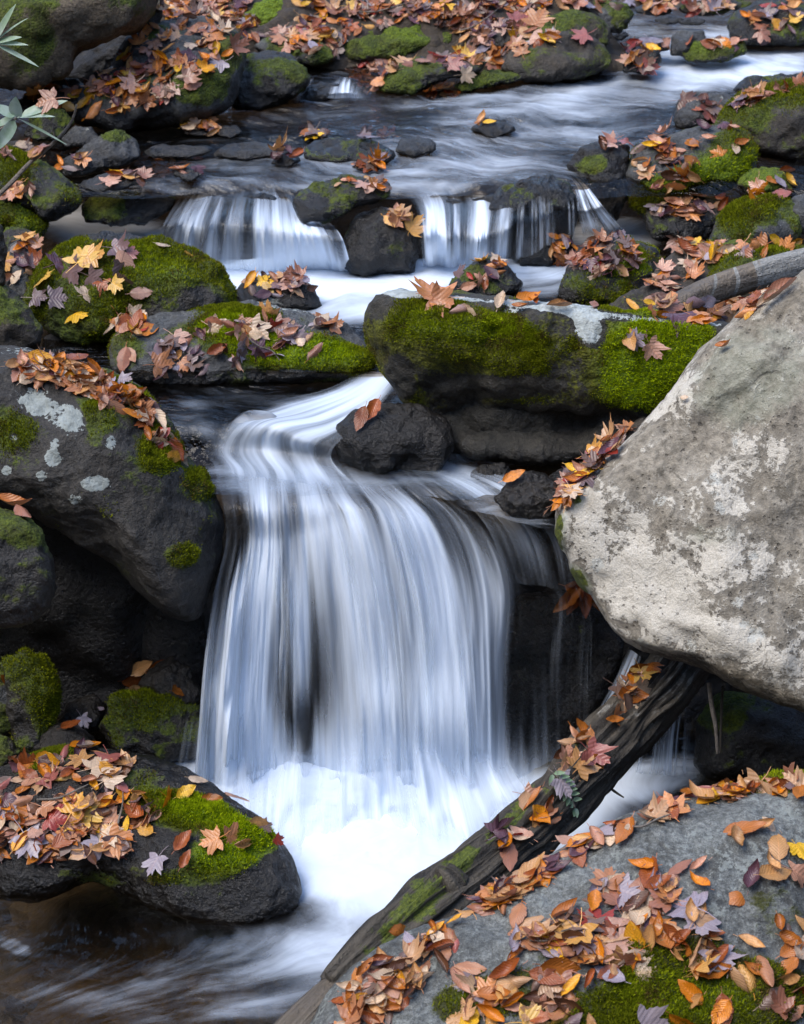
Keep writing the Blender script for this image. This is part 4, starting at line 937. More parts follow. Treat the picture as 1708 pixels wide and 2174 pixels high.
def wood_mat(name, c1, c2, c3, rough=0.8, lengthwise=(30, 30, 3)):
    t = NT(name)
    fl = t.attr('flow', 'Vector')
    mp = t.n('ShaderNodeMapping'); t.l(fl, mp.inputs[0]); mp.inputs['Scale'].default_value = lengthwise
    g = t.noise(mp.outputs[0], 1.0, 6, 0.65, 0.6)
    ov = t.objvec()
    b = t.noise(ov, 18, 5, 0.65)
    fine = t.noise(ov, 110, 3, 0.7)
    col = t.mix(t.step(g, 0.34, 0.66), c2, c1)
    col = t.mix(t.math('MULTIPLY', t.step(b, 0.46, 0.66), 0.7), col, c3)
    pale = t.math('ADD', t.attr('pale'), t.math('MULTIPLY', t.math('SUBTRACT', b, 0.5), 0.8))
    col = t.mix(t.step(pale, 0.42, 0.62), col, t.mix(t.step(fine, .3, .7), (0.20, 0.195, 0.175), (0.33, 0.32, 0.29)))
    mm = t.math('ADD', t.attr('moss'), t.math('MULTIPLY', t.math('SUBTRACT', b, 0.5), 1.4))
    mm = t.step(mm, 0.36, 0.52)
    col = t.mix(mm, col, t.mix(t.step(fine, 0.3, 0.7), (0.03, 0.045, 0.005), (0.13, 0.16, 0.01)))
    wet = t.attr('wet')
    col = t.mix(wet, col, t.mix(1.0, col, (0.35, 0.34, 0.33), 'MULTIPLY'))
    h = t.math('ADD', g, t.math('MULTIPLY', fine, 0.25))
    n = t.bump(t.math('ADD', h, t.math('MULTIPLY', b, .8)), 1.0, 0.03)
    p = t.n('ShaderNodeBsdfPrincipled')
    t.l(col, p.inputs['Base Color']); t.l(n, p.inputs['Normal'])
    t.l(t.math('SUBTRACT', rough, t.math('MULTIPLY', wet, 0.35)), p.inputs['Roughness'])
    return t.out(p.outputs[0])

def tube(name, pts, rad, mat, nseg=160, nround=48, ridge=0.10, lump=0.08, seed=0, paint=None, label=None, cat=None, parent=None, flat=0.0, loc=None, torn=0.0):
    pts = catmull(np.array(pts, float), nseg)
    rad = catmull(np.array(rad, float), nseg)
    T = np.gradient(pts, axis=0); T /= np.linalg.norm(T, axis=1)[:, None]
    up = np.array([0, 0, 1.0])
    S = np.cross(T, up); S /= np.linalg.norm(S, axis=1)[:, None]
    U = np.cross(S, T)
    ln = np.concatenate([[0], np.cumsum(np.linalg.norm(np.diff(pts, axis=0), axis=1))])
    th = np.linspace(0, 2 * math.pi, nround, endpoint=False)
    c, s = np.cos(th), np.sin(th)
    tt, ll = np.meshgrid(th, ln)
    q = np.stack([np.cos(tt) * 2.2, np.sin(tt) * 2.2, ll * 1.5 + seed], -1)
    q2 = np.stack([np.cos(tt) * 7, np.sin(tt) * 7, ll * 3.0 + seed], -1)
    rr = rad[:, None] * (1 + lump * fbm(q, seed, 3) + ridge * fbm(q2, seed + 4, 3, 0.6))
    if torn:
        rr = rr - rad[:, None] * torn * np.clip(fbm(np.stack([np.cos(tt) * 1.7, np.sin(tt) * 1.7, ll * 5], -1), seed + 8, 2), 0, 1)
    P = pts[:, None] + rr[..., None] * (c[None, :, None] * S[:, None] + s[None, :, None] * U[:, None] * (1 - flat))
    v = P.reshape(-1, 3)
    idx = np.arange(nseg * nround).reshape(nseg, nround)
    nx = np.roll(idx, -1, 1)
    f = np.stack([idx[:-1], nx[:-1], nx[1:], idx[1:]], -1).reshape(-1, 4)
    # closed ends
    v = np.concatenate([v, [pts[0] - T[0] * rad[0] * .15, pts[-1] + T[-1] * rad[-1] * .15]])
    e0 = np.stack([np.full(nround, len(v) - 2), nx[0], idx[0], idx[0]], -1)
    e1 = np.stack([np.full(nround, len(v) - 1), idx[-1], nx[-1], nx[-1]], -1)
    tri = np.concatenate([np.stack([e0[:, 0], e0[:, 1], e0[:, 2]], -1), np.stack([e1[:, 0], e1[:, 1], e1[:, 2]], -1)])
    quads_as_tri = np.concatenate([f[:, [0, 1, 2]], f[:, [0, 2, 3]], tri])
    loc = np.zeros(3) if loc is None else np.asarray(loc)
    me = mesh_np(name, v - loc, quads_as_tri[:, ::-1])
    fl = np.concatenate([np.stack([np.cos(tt) * rad.mean() , np.sin(tt) * rad.mean(), ll * .33], -1).reshape(-1, 3), np.zeros((2, 3))])
    vattr(me, 'flow', fl)
    nn = normals(me)
    px, py = project(v)
    pm = paint(px, py, nn, v, np.append(ll.ravel(), [0, ln[-1]])) if paint else {}
    for k in ('moss', 'pale', 'wet'):
        attr(me, k, np.clip(pm.get(k, np.zeros(len(v))), 0, 1))
    o = link(name, me, mat, parent, loc=tuple(loc))
    if label: tag(o, label, cat)
    return o

W_LOG = wood_mat('wet_log_bark', (0.10, 0.083, 0.06), (0.024, 0.02, 0.016), (0.06, 0.05, 0.036))
W_BR = wood_mat('ringed_branch_bark', (0.22, 0.175, 0.125), (0.09, 0.07, 0.05), (0.16, 0.135, 0.11), lengthwise=(20, 20, 8))
W_TWIG = wood_mat('twig_bark', (0.28, 0.24, 0.20), (0.14, 0.115, 0.09), (0.11, 0.095, 0.08))

def log_paint(px, py, n, v, l):
    return dict(moss=ell(px, py, [(930,1880,120,60,-40,0.37),(870,1950,80,60,-45,0.37),(1130,1690,90,34,-45,0.31),(1240,1560,60,30,-50,0.31),(960,1850,70,30,-40,0.25),(800,2000,70,50,-40,0.37),(1010,1800,110,24,-40,0.31),(1080,1740,80,24,-45,0.28)]) * sstep(-.25, .4, n[:, 2]),
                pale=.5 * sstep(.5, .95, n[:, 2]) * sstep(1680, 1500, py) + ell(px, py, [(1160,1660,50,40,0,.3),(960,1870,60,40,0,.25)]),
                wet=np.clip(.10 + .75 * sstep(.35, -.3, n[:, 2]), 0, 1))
def on(px, py, y): return at_y(px, py, y)
LOGP = [on(1500,1335,5.50), on(1415,1450,5.34), on(1335,1535,5.18), on(1255,1620,5.02), on(1175,1710,4.88), on(1090,1790,4.74), on(1000,1865,4.60), on(910,1930,4.47), on(845,1985,4.38), on(780,2040,4.29), on(715,2105,4.20)]
lg = tube('log', LOGP, [.076,.079,.083,.083,.081,.078,.079,.081,.077,.065,.05], W_LOG, nseg=300, nround=90, ridge=.2, lump=.15, seed=3, paint=log_paint, torn=.22,
     label='dark wet mossy log dotted with leaves, slanting from under the pale boulder to the foreground', cat='log', loc=LOGP[4])
nb = [on(965,1880,4.52), on(945,1852,4.52), on(932,1842,4.52)]
tube('branch_stub', np.array(nb) - LOGP[4], [.045,.030,.012], W_LOG, nseg=20, nround=24, ridge=.2, lump=.2, seed=9, parent=lg, paint=lambda px, py, n, v, l: dict(moss=.3 * sstep(.2, .9, n[:, 2]), pale=np.zeros(len(v))))
RT = [on(880,1985,4.38), on(800,2050,4.30), on(735,2110,4.22), on(670,2180,4.14), on(600,2260,4.05), on(540,2340,3.95)]
tube('driftwood', RT, [.03,.055,.065,.075,.08,.08], wood_mat('bare_driftwood', (0.17, 0.14, 0.105), (0.085, 0.068, 0.05), (0.12, 0.10, 0.08)), nseg=120, nround=48, ridge=.06, lump=.10, seed=21,
     label='bare weathered driftwood along the waterside edge of the near right boulder', cat='driftwood', loc=RT[2])
BRP = [on(1395,676,6.28), on(1450,647,6.36), on(1510,618,6.45), on(1570,596,6.53), on(1640,575,6.62), on(1740,550,6.74), on(1800,536,6.84)]
def br_paint(px, py, n, v, l):
    rings = sstep(.75, .95, np.sin(px * .13 + 1.2 * np.sin(py * .05)))
    return dict(pale=sstep(1560, 1640, px) * .6 + rings * .65 * sstep(1490, 1530, px) + .1, wet=sstep(1570, 1480, px) * .6, moss=np.zeros(len(v)))
tube('fallen_branch', BRP, [.040,.046,.047,.048,.050,.052,.052], W_BR, nseg=200, nround=40, ridge=.03, lump=.05, seed=31, paint=br_paint,
     label='bare branch with pale bark rings resting between the mossy block and the right edge', cat='branch', loc=BRP[2])
tube('twig', [on(1290,1668,5.0), on(1308,1682,4.97), on(1325,1693,4.95)], [.004,.0035,.002], W_LOG, nseg=20, nround=8, seed=2, label='short dark twig jutting from the lower side of the log over white water', cat='twig', loc=on(1290,1668,5.0))
tube('twig', [on(1505,1450,5.12), on(1512,1500,5.1), on(1520,1545,5.08), on(1524,1600,5.07)], [.006,.007,.006,.005], W_TWIG, nseg=30, nround=10, seed=4, label='thin upright brown stem hanging under the pale boulder by the shadowed mossy boulder', cat='twig', loc=on(1505,1450,5.12))
tube('twig', [on(1535,1455,5.16), on(1532,1510,5.14), on(1530,1600,5.1)], [.004,.004,.003], W_LOG, nseg=30, nround=8, seed=5, label='darker straight stem just right of the brown one under the pale boulder', cat='twig', loc=on(1535,1455,5.16))
tw = tube('twig', [on(163,222,5.7), on(150,262,5.7), on(112,305,5.68), on(62,348,5.66), on(25,388,5.64), on(-8,420,5.63), on(18,448,5.6), on(-40,470,5.6)][:6], [.003,.004,.005,.006,.007,.007], W_TWIG, nseg=60, nround=10, lump=.2, seed=6,
     label='bare grey twig slanting across the left edge below the rhododendron', cat='twig', loc=on(62,348,5.66))
tube('side_twig', np.array([on(118,300,5.68), on(114,280,5.67), on(110,258,5.67)]) - on(62,348,5.66), [.003,.0025,.0015], W_TWIG, nseg=14, nround=8, seed=7, parent=tw)

def leafstrip(base, tip, wid, upv, n=12, m=5, fold=.25, droop=.08):
    """one flat-bladed evergreen leaf from base to tip"""
    base, tip = np.asarray(base), np.asarray(tip)
    ax = tip - base; L = np.linalg.norm(ax); ax = ax / L
    sd_ = np.cross(ax, upv); sd_ /= np.linalg.norm(sd_)
    up = np.cross(sd_, ax)
    V, F = [], []
    for i in range(n):
        t = i / (n - 1)
        w = wid * max(.04, math.sin(math.pi * min(1, t ** .85)) ** .75) if t > .12 else wid * .06
        for j in range(m):
            s = (j / (m - 1) - .5) * 2
            V.append(base + ax * L * t + sd_ * s * w * .5 + up * (abs(s) * fold * w * .5 - droop * L * (t * t - t * .3)))
    for i in range(n - 1):
        for j in range(m - 1):
            a = i * m + j
            F.append((a, a + 1, a + m + 1, a + m))
    return V, F

def plant(name, label, cat, stems, leaves, c1, c2, group=None, wid=.03):
    loc = np.array(stems[0][0][0])
    root = bpy.data.objects.new(name, None); COL.objects.link(root); root.location = loc; root.empty_display_size = .05
    tag(root, label, cat, group)
    for pts, r in stems:
        tube('stem', np.array(pts) - loc, r, W_TWIG, nseg=24, nround=8, lump=.1, seed=8, parent=root)
    V, F = [], []
    for b, tp, w, up in leaves:
        v, f = leafstrip(b, tp, w, np.array(up, float))
        F += [tuple(q + len(V) for q in g) for g in f]; V += list(v)
    me = mesh_np('foliage', np.array(V) - loc, np.array(F))
    t = NT(name + '_leaf')
    vv = t.objvec()
    col = t.mix(t.step(t.noise(vv, 30, 3), .35, .65), c1, c2)
    b = t.n('ShaderNodeBsdfPrincipled'); t.l(col, b.inputs['Base Color']); b.inputs['Roughness'].default_value = .35
    tl = t.n('ShaderNodeBsdfTranslucent'); t.l(col, tl.inputs[0])
    mx = t.n('ShaderNodeMixShader'); mx.inputs[0].default_value = .25
    t.l(b.outputs[0], mx.inputs[1]); t.l(tl.outputs[0], mx.inputs[2])
    link('foliage', me, t.out(mx.outputs[0]), root)
    return root
Yp = 5.7
A1, A2, A0 = on(-12, 92, Yp), on(36, 250, Yp), on(-60, 330, Yp)
up1 = (-.1, -.55, .8)
plant('rhododendron', 'rhododendron sprigs with long pale green leaves poking in at the upper left edge', 'shrub',
      [([A0, on(-30, 300, Yp), A2], [.006,.005,.004]), ([A0, on(-60, 200, Yp), A1], [.006,.005,.004])],
      [(A2, on(33,208,Yp-.06), .040, (0,-1,.4)), (A2, on(140,210,Yp-.03), .034, (0,-.6,.8)), (A2, on(116,243,Yp-.06), .020, (0,-.3,.9)), (A2, on(-14,222,Yp), .034, up1), (A2, on(-10,322,Yp-.05), .036, (.4,-.8,.4)),
       (A2, on(143,304,Yp-.05), .008, up1), (A2, on(-20,270,Yp+.03), .03, up1),
       (A1, on(30,8,Yp-.02), .024, (-.3,-.7,.6)), (A1, on(56,34,Yp-.04), .018, (0,-.3,.9)), (A1, on(44,76,Yp-.05), .022, up1), (A1, on(58,92,Yp-.06), .016, up1), (A1, on(82,138,Yp-.06), .014, up1), (A1, on(-10,40,Yp), .03, up1)],
      (0.27, 0.37, 0.24), (0.40, 0.48, 0.39))
S0 = on(1165, 1632, 4.86)
st = [on(1165,1632,4.86), on(1190,1655,4.84), on(1210,1685,4.83), on(1222,1716,4.82)]
lv = []
for k, (bx, by) in enumerate([(1175,1642),(1185,1650),(1192,1658),(1198,1666),(1204,1676),(1210,1686),(1216,1698),(1222,1714)]):
    for sgn in (-1, 1):
        dx, dy = (26, -2) if sgn > 0 else (-8, 26)
        if k == 7: dx, dy = (6, 22) if sgn > 0 else (-4, 20)
        lv.append((on(bx,by,4.84), on(bx + dx * (1 - .04 * k), by + dy, 4.82), .014, (.2,-.6,.7)))
plant('green_sprig', 'small sprig of pale green leaflets lying on the log', 'sprig', [(st, [.002,.002,.0018,.0012])], lv, (0.16, 0.25, 0.13), (0.25, 0.34, 0.22))


# ------------------------------------------------------------------ fallen leaves
def leaf_mat():
    t = NT('autumn_leaf')
    c = t.n('ShaderNodeAttribute', attribute_name='col').outputs['Color']
    lv = t.attr('lv', 'Vector')
    sx = t.n('ShaderNodeSeparateXYZ'); t.l(lv, sx.inputs[0])
    rnd = t.n('ShaderNodeObjectInfo').outputs['Random']
    ov = t.objvec(11)
    n1 = t.noise(ov, 45, 4, .6)
    n2 = t.noise(ov, 160, 3, .7)
    col = t.mix(t.math('MULTIPLY', t.step(n1, .46, .72), .55), c, t.mix(1.0, c, (.45, .36, .32), 'MULTIPLY'))
    col = t.mix(1.0, col, t.step(n2, .2, .8, .75, 1.22), 'MULTIPLY')
    edge = t.step(t.math('ADD', t.math('ABSOLUTE', sx.outputs[0]), t.math('MULTIPLY', t.math('SUBTRACT', n1, .5), 1.2)), .75, 1.05)
    col = t.mix(t.math('MULTIPLY', edge, .6), col, t.mix(1.0, col, (.42, .30, .26), 'MULTIPLY'))
    spot = t.step(t.noise(ov, 85, 3, .7, .8), .62, .68)
    col = t.mix(t.math('MULTIPLY', spot, .7), col, t.mix(1.0, col, (.30, .22, .2), 'MULTIPLY'))
    mid = t.step(t.math('ABSOLUTE', sx.outputs[0]), 0.03, 0.09, 1.0, 0.0)
    wv = t.math('SINE', t.math('MULTIPLY', t.math('SUBTRACT', sx.outputs[1], t.math('MULTIPLY', t.math('ABSOLUTE', sx.outputs[0]), .28)), 62.0))
    vein = t.math('MULTIPLY', t.step(wv, .75, 1.0), .35)
    col = t.mix(t.math('MAXIMUM', t.math('MULTIPLY', mid, .5), vein), col, t.mix(1.0, col, (1.5, 1.35, 1.2), 'MULTIPLY'))
    geo = t.n('ShaderNodeNewGeometry').outputs['Backfacing']
    col = t.mix(t.math('MULTIPLY', geo, .45), col, t.mix(.5, col, (.42, .34, .30)))
    b = t.n('ShaderNodeBsdfPrincipled'); t.l(col, b.inputs['Base Color']); b.inputs['Roughness'].default_value = .27
    b.inputs['Specular IOR Level'].default_value = .5
    t.l(t.bump(t.math('ADD', wv, t.math('MULTIPLY', n1, 2.0)), .25, .002), b.inputs['Normal'])
    tl = t.n('ShaderNodeBsdfTranslucent'); t.l(col, tl.inputs[0])
    mx = t.n('ShaderNodeMixShader'); mx.inputs[0].default_value = .18
    t.l(b.outputs[0], mx.inputs[1]); t.l(tl.outputs[0], mx.inputs[2])
    return t.out(mx.outputs[0])
LEAF_MAT = leaf_mat()

def beech(width, fold, curl, twist, roll, tipcurl=0.0, seed=0):
    n, m = 12, 7
    V, LV, F = [], [], []
    rg = np.random.default_rng(seed)
    ph = rg.uniform(0, 6)
    for i in range(n):
        t = i / (n - 1)
        w = width * (math.sin(math.pi * t ** .82) ** .80 if 0 < t < 1 else 0)
        w = max(w, .012)
        for j in range(m):
            s = (j / (m - 1) - .5) * 2
            a = s * (1.0 + roll * .9)
            x = s * w * .5 * (1 - .35 * roll * s * s)
            z = abs(s) * fold * w * .5 + roll * w * .45 * s * s + curl * ((t - .5) ** 2) * 1.2 + tipcurl * max(0, t - .6) ** 2 * 2
            z += .02 * math.sin(7 * t + ph + 2.2 * s)
            if abs(s) > .6: x *= 1 + .10 * math.sin(23 * t + ph * 3 + (2 if s > 0 else 0)) * (.3 + rg.random())
            tw = twist * (t - .5)
            x, z = x * math.cos(tw) - z * math.sin(tw), x * math.sin(tw) + z * math.cos(tw)
            V.append((x, t - .5, z)); LV.append((s, t, 0))
    for i in range(n - 1):
        for j in range(m - 1):
            a = i * m + j
            F.append((a, a + 1, a + m + 1, a + m))
    k = len(V)                                        # stalk
    V += [(-.010, -.5, 0), (.010, -.5, 0), (.008, -.60, .015), (-.008, -.60, .015), (.02, -.68, .03), (.004, -.68, .03)]
    LV += [(0, 0, 0)] * 6
    F += [(k, k + 1, k + 2, k + 3), (k + 3, k + 2, k + 4, k + 5)]
    return np.array(V), np.array(LV), np.array(F)

def maple(curl, cup, seed=0):
    rg = np.random.default_rng(seed)
    # (angle from tip axis in degrees, radius) of lobe tips, teeth and notches, one side
    side = [(0, 1.0), (5, .84), (11, .80), (17, .84), (20, .70), (27, .52), (34, .66), (39, .78), (47, .98), (53, .80), (60, .80), (66, .68), (76, .58), (86, .48), (96, .58), (108, .76), (117, .62), (130, .50), (148, .34), (168, .18)]
    ang = [a for a, r in side] + [-a for a, r in reversed(side[1:])]
    rad = [r for a, r in side] + [r for a, r in reversed(side[1:])]
    rad = [r * rg.uniform(.92, 1.08) for r in rad]
    N = len(ang)
    V, LV, F = [(0, 0, 0)], [(0, .4, 0)], []
    p1, p2 = rg.uniform(0, 6, 2)
    rings = (.3, .62, 1.0)
    for g in rings:
        for a, r in zip(ang, rad):
            rr = r * g if g == 1 else g * (r * .75 + .16)
            x, y = rr * math.sin(R(a)), rr * math.cos(R(a))
            z = cup * rr * rr * .5 + curl * rr * rr * math.sin(2 * R(a) + p1) * .5 + .06 * g * math.sin(5 * R(a) + p2) * rr
            V.append((x * .62, y * .62, z * .62)); LV.append((x * 1.2, .4 + y * .5, 0))
    for i in range(N):
        j = (i + 1) % N
        F.append((0, 1 + i, 1 + j, 1 + j))
        for q in range(2):
            b = 1 + q * N
            F.append((b + i, b + N + i, b + N + j, b + j))
    k = len(V)
    V += [(-.012, -.08, .0), (.012, -.08, .0), (.012, -.36, .05), (-.008, -.36, .05), (.05, -.58, .12), (.034, -.58, .12)]
    LV += [(0, 0, 0)] * 6
    F += [(k, k + 1, k + 2, k + 3), (k + 3, k + 2, k + 4, k + 5)]
    V = np.array(V); V[:, 1] -= .12
    return V, np.array(LV), np.array([f for f in F])

SHAPES = [('flat', 'beech', beech(.50, .12, .10, .2, .05, seed=1)), ('folded', 'beech', beech(.46, .55, .15, .3, .1, seed=2)), ('curled', 'beech', beech(.52, .15, .75, .5, .5, seed=3)),
          ('rolled', 'beech', beech(.42, .3, .3, .9, 1.0, seed=4)), ('arched', 'beech', beech(.50, .1, -.6, .3, -.15, seed=5)), ('cupped', 'beech', beech(.56, .2, .5, -.3, .35, .5, seed=6)),
          ('flat', 'maple', maple(.15, .05, 1)), ('crinkled', 'maple', maple(.8, .5, 2)), ('curled', 'maple', maple(.4, 1.1, 3)), ('drooping', 'maple', maple(.5, -.6, 4)),
          ('flat', 'beech', beech(.58, .06, .05, -.2, .02, seed=11)), ('wavy', 'beech', beech(.48, .25, .3, .7, .12, seed=12)), ('twisted', 'beech', beech(.44, .3, .5, 1.3, .4, .4, seed=13)),
          ('hollow', 'beech', beech(.54, .1, .2, -.5, .65, .6, seed=14)), ('narrow', 'beech', beech(.34, .2, .15, .3, .1, seed=15)), ('flat', 'maple', maple(.25, .12, 7)), ('wavy', 'maple', maple(.6, -.2, 8)), ('folded', 'maple', maple(.3, 1.6, 9))]
BE, MA = [0, 1, 2, 3, 4, 5, 10, 10, 11, 12, 13, 14], [6, 7, 8, 9, 15, 16, 17]
PAL = {'orange-brown': (.43, .14, .022), 'tan': (.52, .27, .10), 'pinkish': (.50, .25, .155), 'dark brown': (.11, .045, .022), 'purple-brown': (.105, .045, .058), 'yellow': (.74, .42, .02),
       'red': (.30, .035, .02), 'cream': (.60, .44, .29), 'lilac-grey': (.30, .255, .30), 'orange': (.62, .20, .01), 'russet': (.30, .078, .018), 'gold': (.66, .31, .02)}
CN = list(PAL)
WET = dict(zip(CN, [4, 3, 2, 3, 1, .5, .6, 2, 1, 1.6, 3, .8]))
MIXES = {'front': dict(zip(CN, [5, 5, 2, 2.2, 1.4, .5, .4, 1.6, .7, 2, 3.5, 1.0])), 'bl': dict(zip(CN, [4, 3, 2.5, 4, 2.2, 1.0, 1.0, 1.0, 1, 1.6, 4, 1.5])),
         'left': dict(zip(CN, [4, 3, 2.5, 1.5, 1, .5, .6, 4, .8, 2.5, 2, 1.2])), 'purple': dict(zip(CN, [2, 1.5, 3.5, 3, 5, .3, .8, 1, 1.5, .8, 2, .2])),
         'orange': dict(zip(CN, [4, 2, 3, 2, 1.5, .8, 1, 1.5, .6, 4, 3, 2])), 'far': dict(zip(CN, [3, 2.5, 3, 3.5, 2.8, .7, 1.6, 1.4, 1, 2, 4.5, 1]))}
SHORT = {FRONT.name: 'the near right boulder', BOTLEFT.name: 'the near left boulder', LEFT.name: 'the lichen-spotted boulder', MID.name: 'the bright-mossed rock', YELLOW.name: 'the large dark mossy boulder',
         BLOCK.name: 'the long mossy block', RIGHT.name: 'the huge pale boulder', lg.name: 'the slanting log', DARKR.name: 'the black rock by the fall', RTOP.name: 'the mossy right-bank boulder', LEAFY.name: 'the leaf-buried boulder',
         'driftwood': 'the driftwood', LIP.name: 'the fall-lip rock', PILLAR.name: 'the mid-fall rock'}
bpy.context.view_layer.update()
DG = bpy.context.evaluated_depsgraph_get()
WATER = {'lower_pool', 'middle_pool', 'upper_pool', 'upper_stream', 'waterfall', 'chute'}
def cast(px, py, water=False):
    d = Vector(rays(px, py).tolist()).normalized()
    org = Vector(CAM.tolist())
    for _ in range(6):
        ok, loc, n, i, o, m = SC.ray_cast(DG, org, d)
        if not ok: return None
        if o.name.split('.')[0] in WATER and not water:
            if water is None: return None
            org = loc + d * .003; continue
        if n.dot(d) > 0: n = -n
        return loc, n, o
    return None
LV_ALL = []
LR = random.Random(11)
def put(px, py, shape, colour, size, ang=None, lift=None, tilt=.3, hang=0.0, water=None):
    h = cast(px, py, water)
    if h is None: return
    loc, n, o = h
    if o.name == 'ground' and loc.z < .9: return
    nn = n.copy()
    nn = (nn + Vector((0, 0, .25)) + Vector((LR.uniform(-1, 1), LR.uniform(-1, 1), LR.uniform(-.4, .6))) * tilt).normalized()
    if hang: nn = (nn * (1 - hang) + Vector((0, -.95, .3)) * hang).normalized()
    if ang is None:
        y = Vector((LR.uniform(-1, 1), LR.uniform(-1, 1), LR.uniform(-.5, .5)))
    else:                                              # tip direction as seen, degrees clockwise from right
        d2 = Vector(rays(px + 20 * math.cos(R(ang)), py + 20 * math.sin(R(ang))).tolist())
        t = (loc - Vector(CAM.tolist())).dot(nn) / d2.dot(nn)
        y = Vector(CAM.tolist()) + d2 * t - loc
    y = (y - nn * y.dot(nn)).normalized()
    x = y.cross(nn)
    flip = LR.random() < .3 and not hang
    Mx = Matrix((x, y, nn)).transposed()
    if flip: Mx = Mx @ Matrix.Rotation(math.pi, 3, 'Y')
    lo = LR.uniform(.004, .016) if lift is None else lift
    LV_ALL.append(dict(loc=loc + n * lo, rot=Mx, size=size, shape=shape, col=colour, rock=o.name, px=px, py=py, show=size / (loc - Vector(CAM.tolist())).length))

def pick(mix):
    w = MIXES[mix]
    return LR.choices(list(w), list(w.values()))[0]
def inpoly(x, y, P):
    c = False
    for i in range(len(P)):
        (x1, y1), (x2, y2) = P[i], P[i - 1]
        if (y1 > y) != (y2 > y) and x < (x2 - x1) * (y - y1) / (y2 - y1) + x1: c = not c
    return c
def scatter(P, n, mix, maple_share=.2, s0=.065, s1=.095, tilt=.13, clump=0, lift=None, water=None):
    xs, ys = [p[0] for p in P], [p[1] for p in P]
    cs = []
    k = 0
    while k < n:
        if clump and cs and LR.random() < clump:
            a, b = LR.choice(cs); x, y = a + LR.gauss(0, 45), b + LR.gauss(0, 28)
        else: x, y = LR.uniform(min(xs), max(xs)), LR.uniform(min(ys), max(ys))
        if not inpoly(x, y, P): 
            if LR.random() < .02: k += 1
            continue
        cs.append((x, y)); k += 1
        ma = LR.random() < maple_share
        put(x, y, LR.choice(MA if ma else BE), pick(mix), LR.uniform(s0, s1) * (1.12 if ma else 1), tilt=tilt, lift=lift, water=water)

# near right boulder
scatter([(700,2200),(745,2075),(850,2012),(960,1960),(1000,1975),(960,2020),(900,2080),(840,2150),(800,2220)], 100, 'front', .12, .05, .085, clump=.4)
scatter([(960,1960),(1060,1897),(1200,1802),(1330,1742),(1420,1705),(1470,1700),(1400,1740),(1280,1800),(1150,1870),(1060,1930),(1000,1975)], 75, 'front', .1, .06, .10, clump=.35)
scatter([(1330,1745),(1420,1700),(1560,1668),(1708,1645),(1708,1700),(1600,1690),(1500,1705),(1400,1745)], 55, 'front', .12, .06, .10, clump=.4)
scatter([(1040,1960),(1240,1920),(1400,2030),(1400,2090),(1240,2070),(1060,2020)], 48, 'front', .22, .06, .095, clump=.5)
scatter([(1240,1880),(1400,1830),(1500,1880),(1560,1950),(1500,2030),(1380,2010),(1270,1950)], 42, 'front', .2, .06, .10, clump=.4)
scatter([(1100,1960),(1708,1720),(1708,2174),(900,2174)], 62, 'front', .15, .055, .095)
scatter([(960,2090),(1150,2050),(1260,2110),(1200,2174),(960,2174)], 32, 'front', .3, .055, .09, clump=.4)
for a in [(1690,1808,6,'yellow',.075,60),(1460,1925,7,'lilac-grey',.11,200),(1300,1880,0,'cream',.09,-35),(1335,1900,6,'lilac-grey',.10,20),(1360,1945,0,'cream',.11,-70),(1585,1765,0,'orange-brown',.11,-12),(1490,1970,7,'lilac-grey',.10,100),(1530,2040,7,'lilac-grey',.10,60),
          (1190,2050,0,'orange-brown',.11,10),(1200,2090,1,'orange-brown',.10,60),(1640,1860,0,'tan',.11,-5),(1560,1790,2,'tan',.07,80),(1690,1860,7,'pinkish',.09,30),(1400,1985,0,'orange-brown',.10,-120),(1225,1990,5,'dark brown',.09,20),
          (1240,2000,6,'purple-brown',.10,50),(1470,2010,3,'tan',.10,-60),(1620,2060,3,'orange-brown',.12,50),(1570,2080,5,'tan',.09,60),(1680,2150,5,'orange-brown',.10,70),(1130,2170,6,'yellow',.09,0),(1375,2170,7,'lilac-grey',.10,0),(1000,2060,0,'orange-brown',.085,0)]:
    put(a[0], a[1], a[2], a[3], a[4], a[5], tilt=.15, lift=.012)
# near left boulder
scatter([(-20,1640),(60,1600),(180,1590),(260,1605),(240,1700),(330,1740),(280,1810),(180,1830),(60,1825),(-20,1830)], 150, 'bl', .16, .05, .085, clump=.3)
scatter([(240,1610),(300,1640),(330,1740),(260,1760)], 18, 'bl', .3, .05, .08)
for a in [(178,1742,6,'yellow',.115,80),(160,1715,6,'gold',.10,-60),(350,1690,6,'orange',.085,40),(395,1680,0,'yellow',.065,-30),(418,1660,0,'cream',.06,10),(450,1695,0,'orange-brown',.07,-10),(490,1770,6,'orange-brown',.085,-20),(455,1785,6,'orange',.085,160),(250,1785,6,'orange',.11,30),
          (225,1775,6,'cream',.11,120),(235,1620,7,'red',.10,60),(110,1610,0,'gold',.11,0),(180,1590,0,'orange',.10,-5),(65,1790,6,'lilac-grey',.12,60),(335,1835,6,'lilac-grey',.09,120),(235,1655,6,'cream',.10,-40),(110,1660,7,'red',.085,0),(210,1635,6,'cream',.10,-20),(505,1790,3,'tan',.08,0),
          (500,1700,0,'pinkish',.08,20),(545,1740,0,'tan',.06,10),(560,1755,6,'dark brown',.05,40),(585,1780,6,'red',.05,40),(395,1825,1,'russet',.06,-60),(390,1790,1,'russet',.08,-50),(120,1740,7,'red',.09,0),(150,1780,0,'russet',.11,-30),(300,1720,7,'purple-brown',.06,-40)]:
    put(a[0], a[1], a[2], a[3], a[4], a[5], tilt=.12, lift=.014)
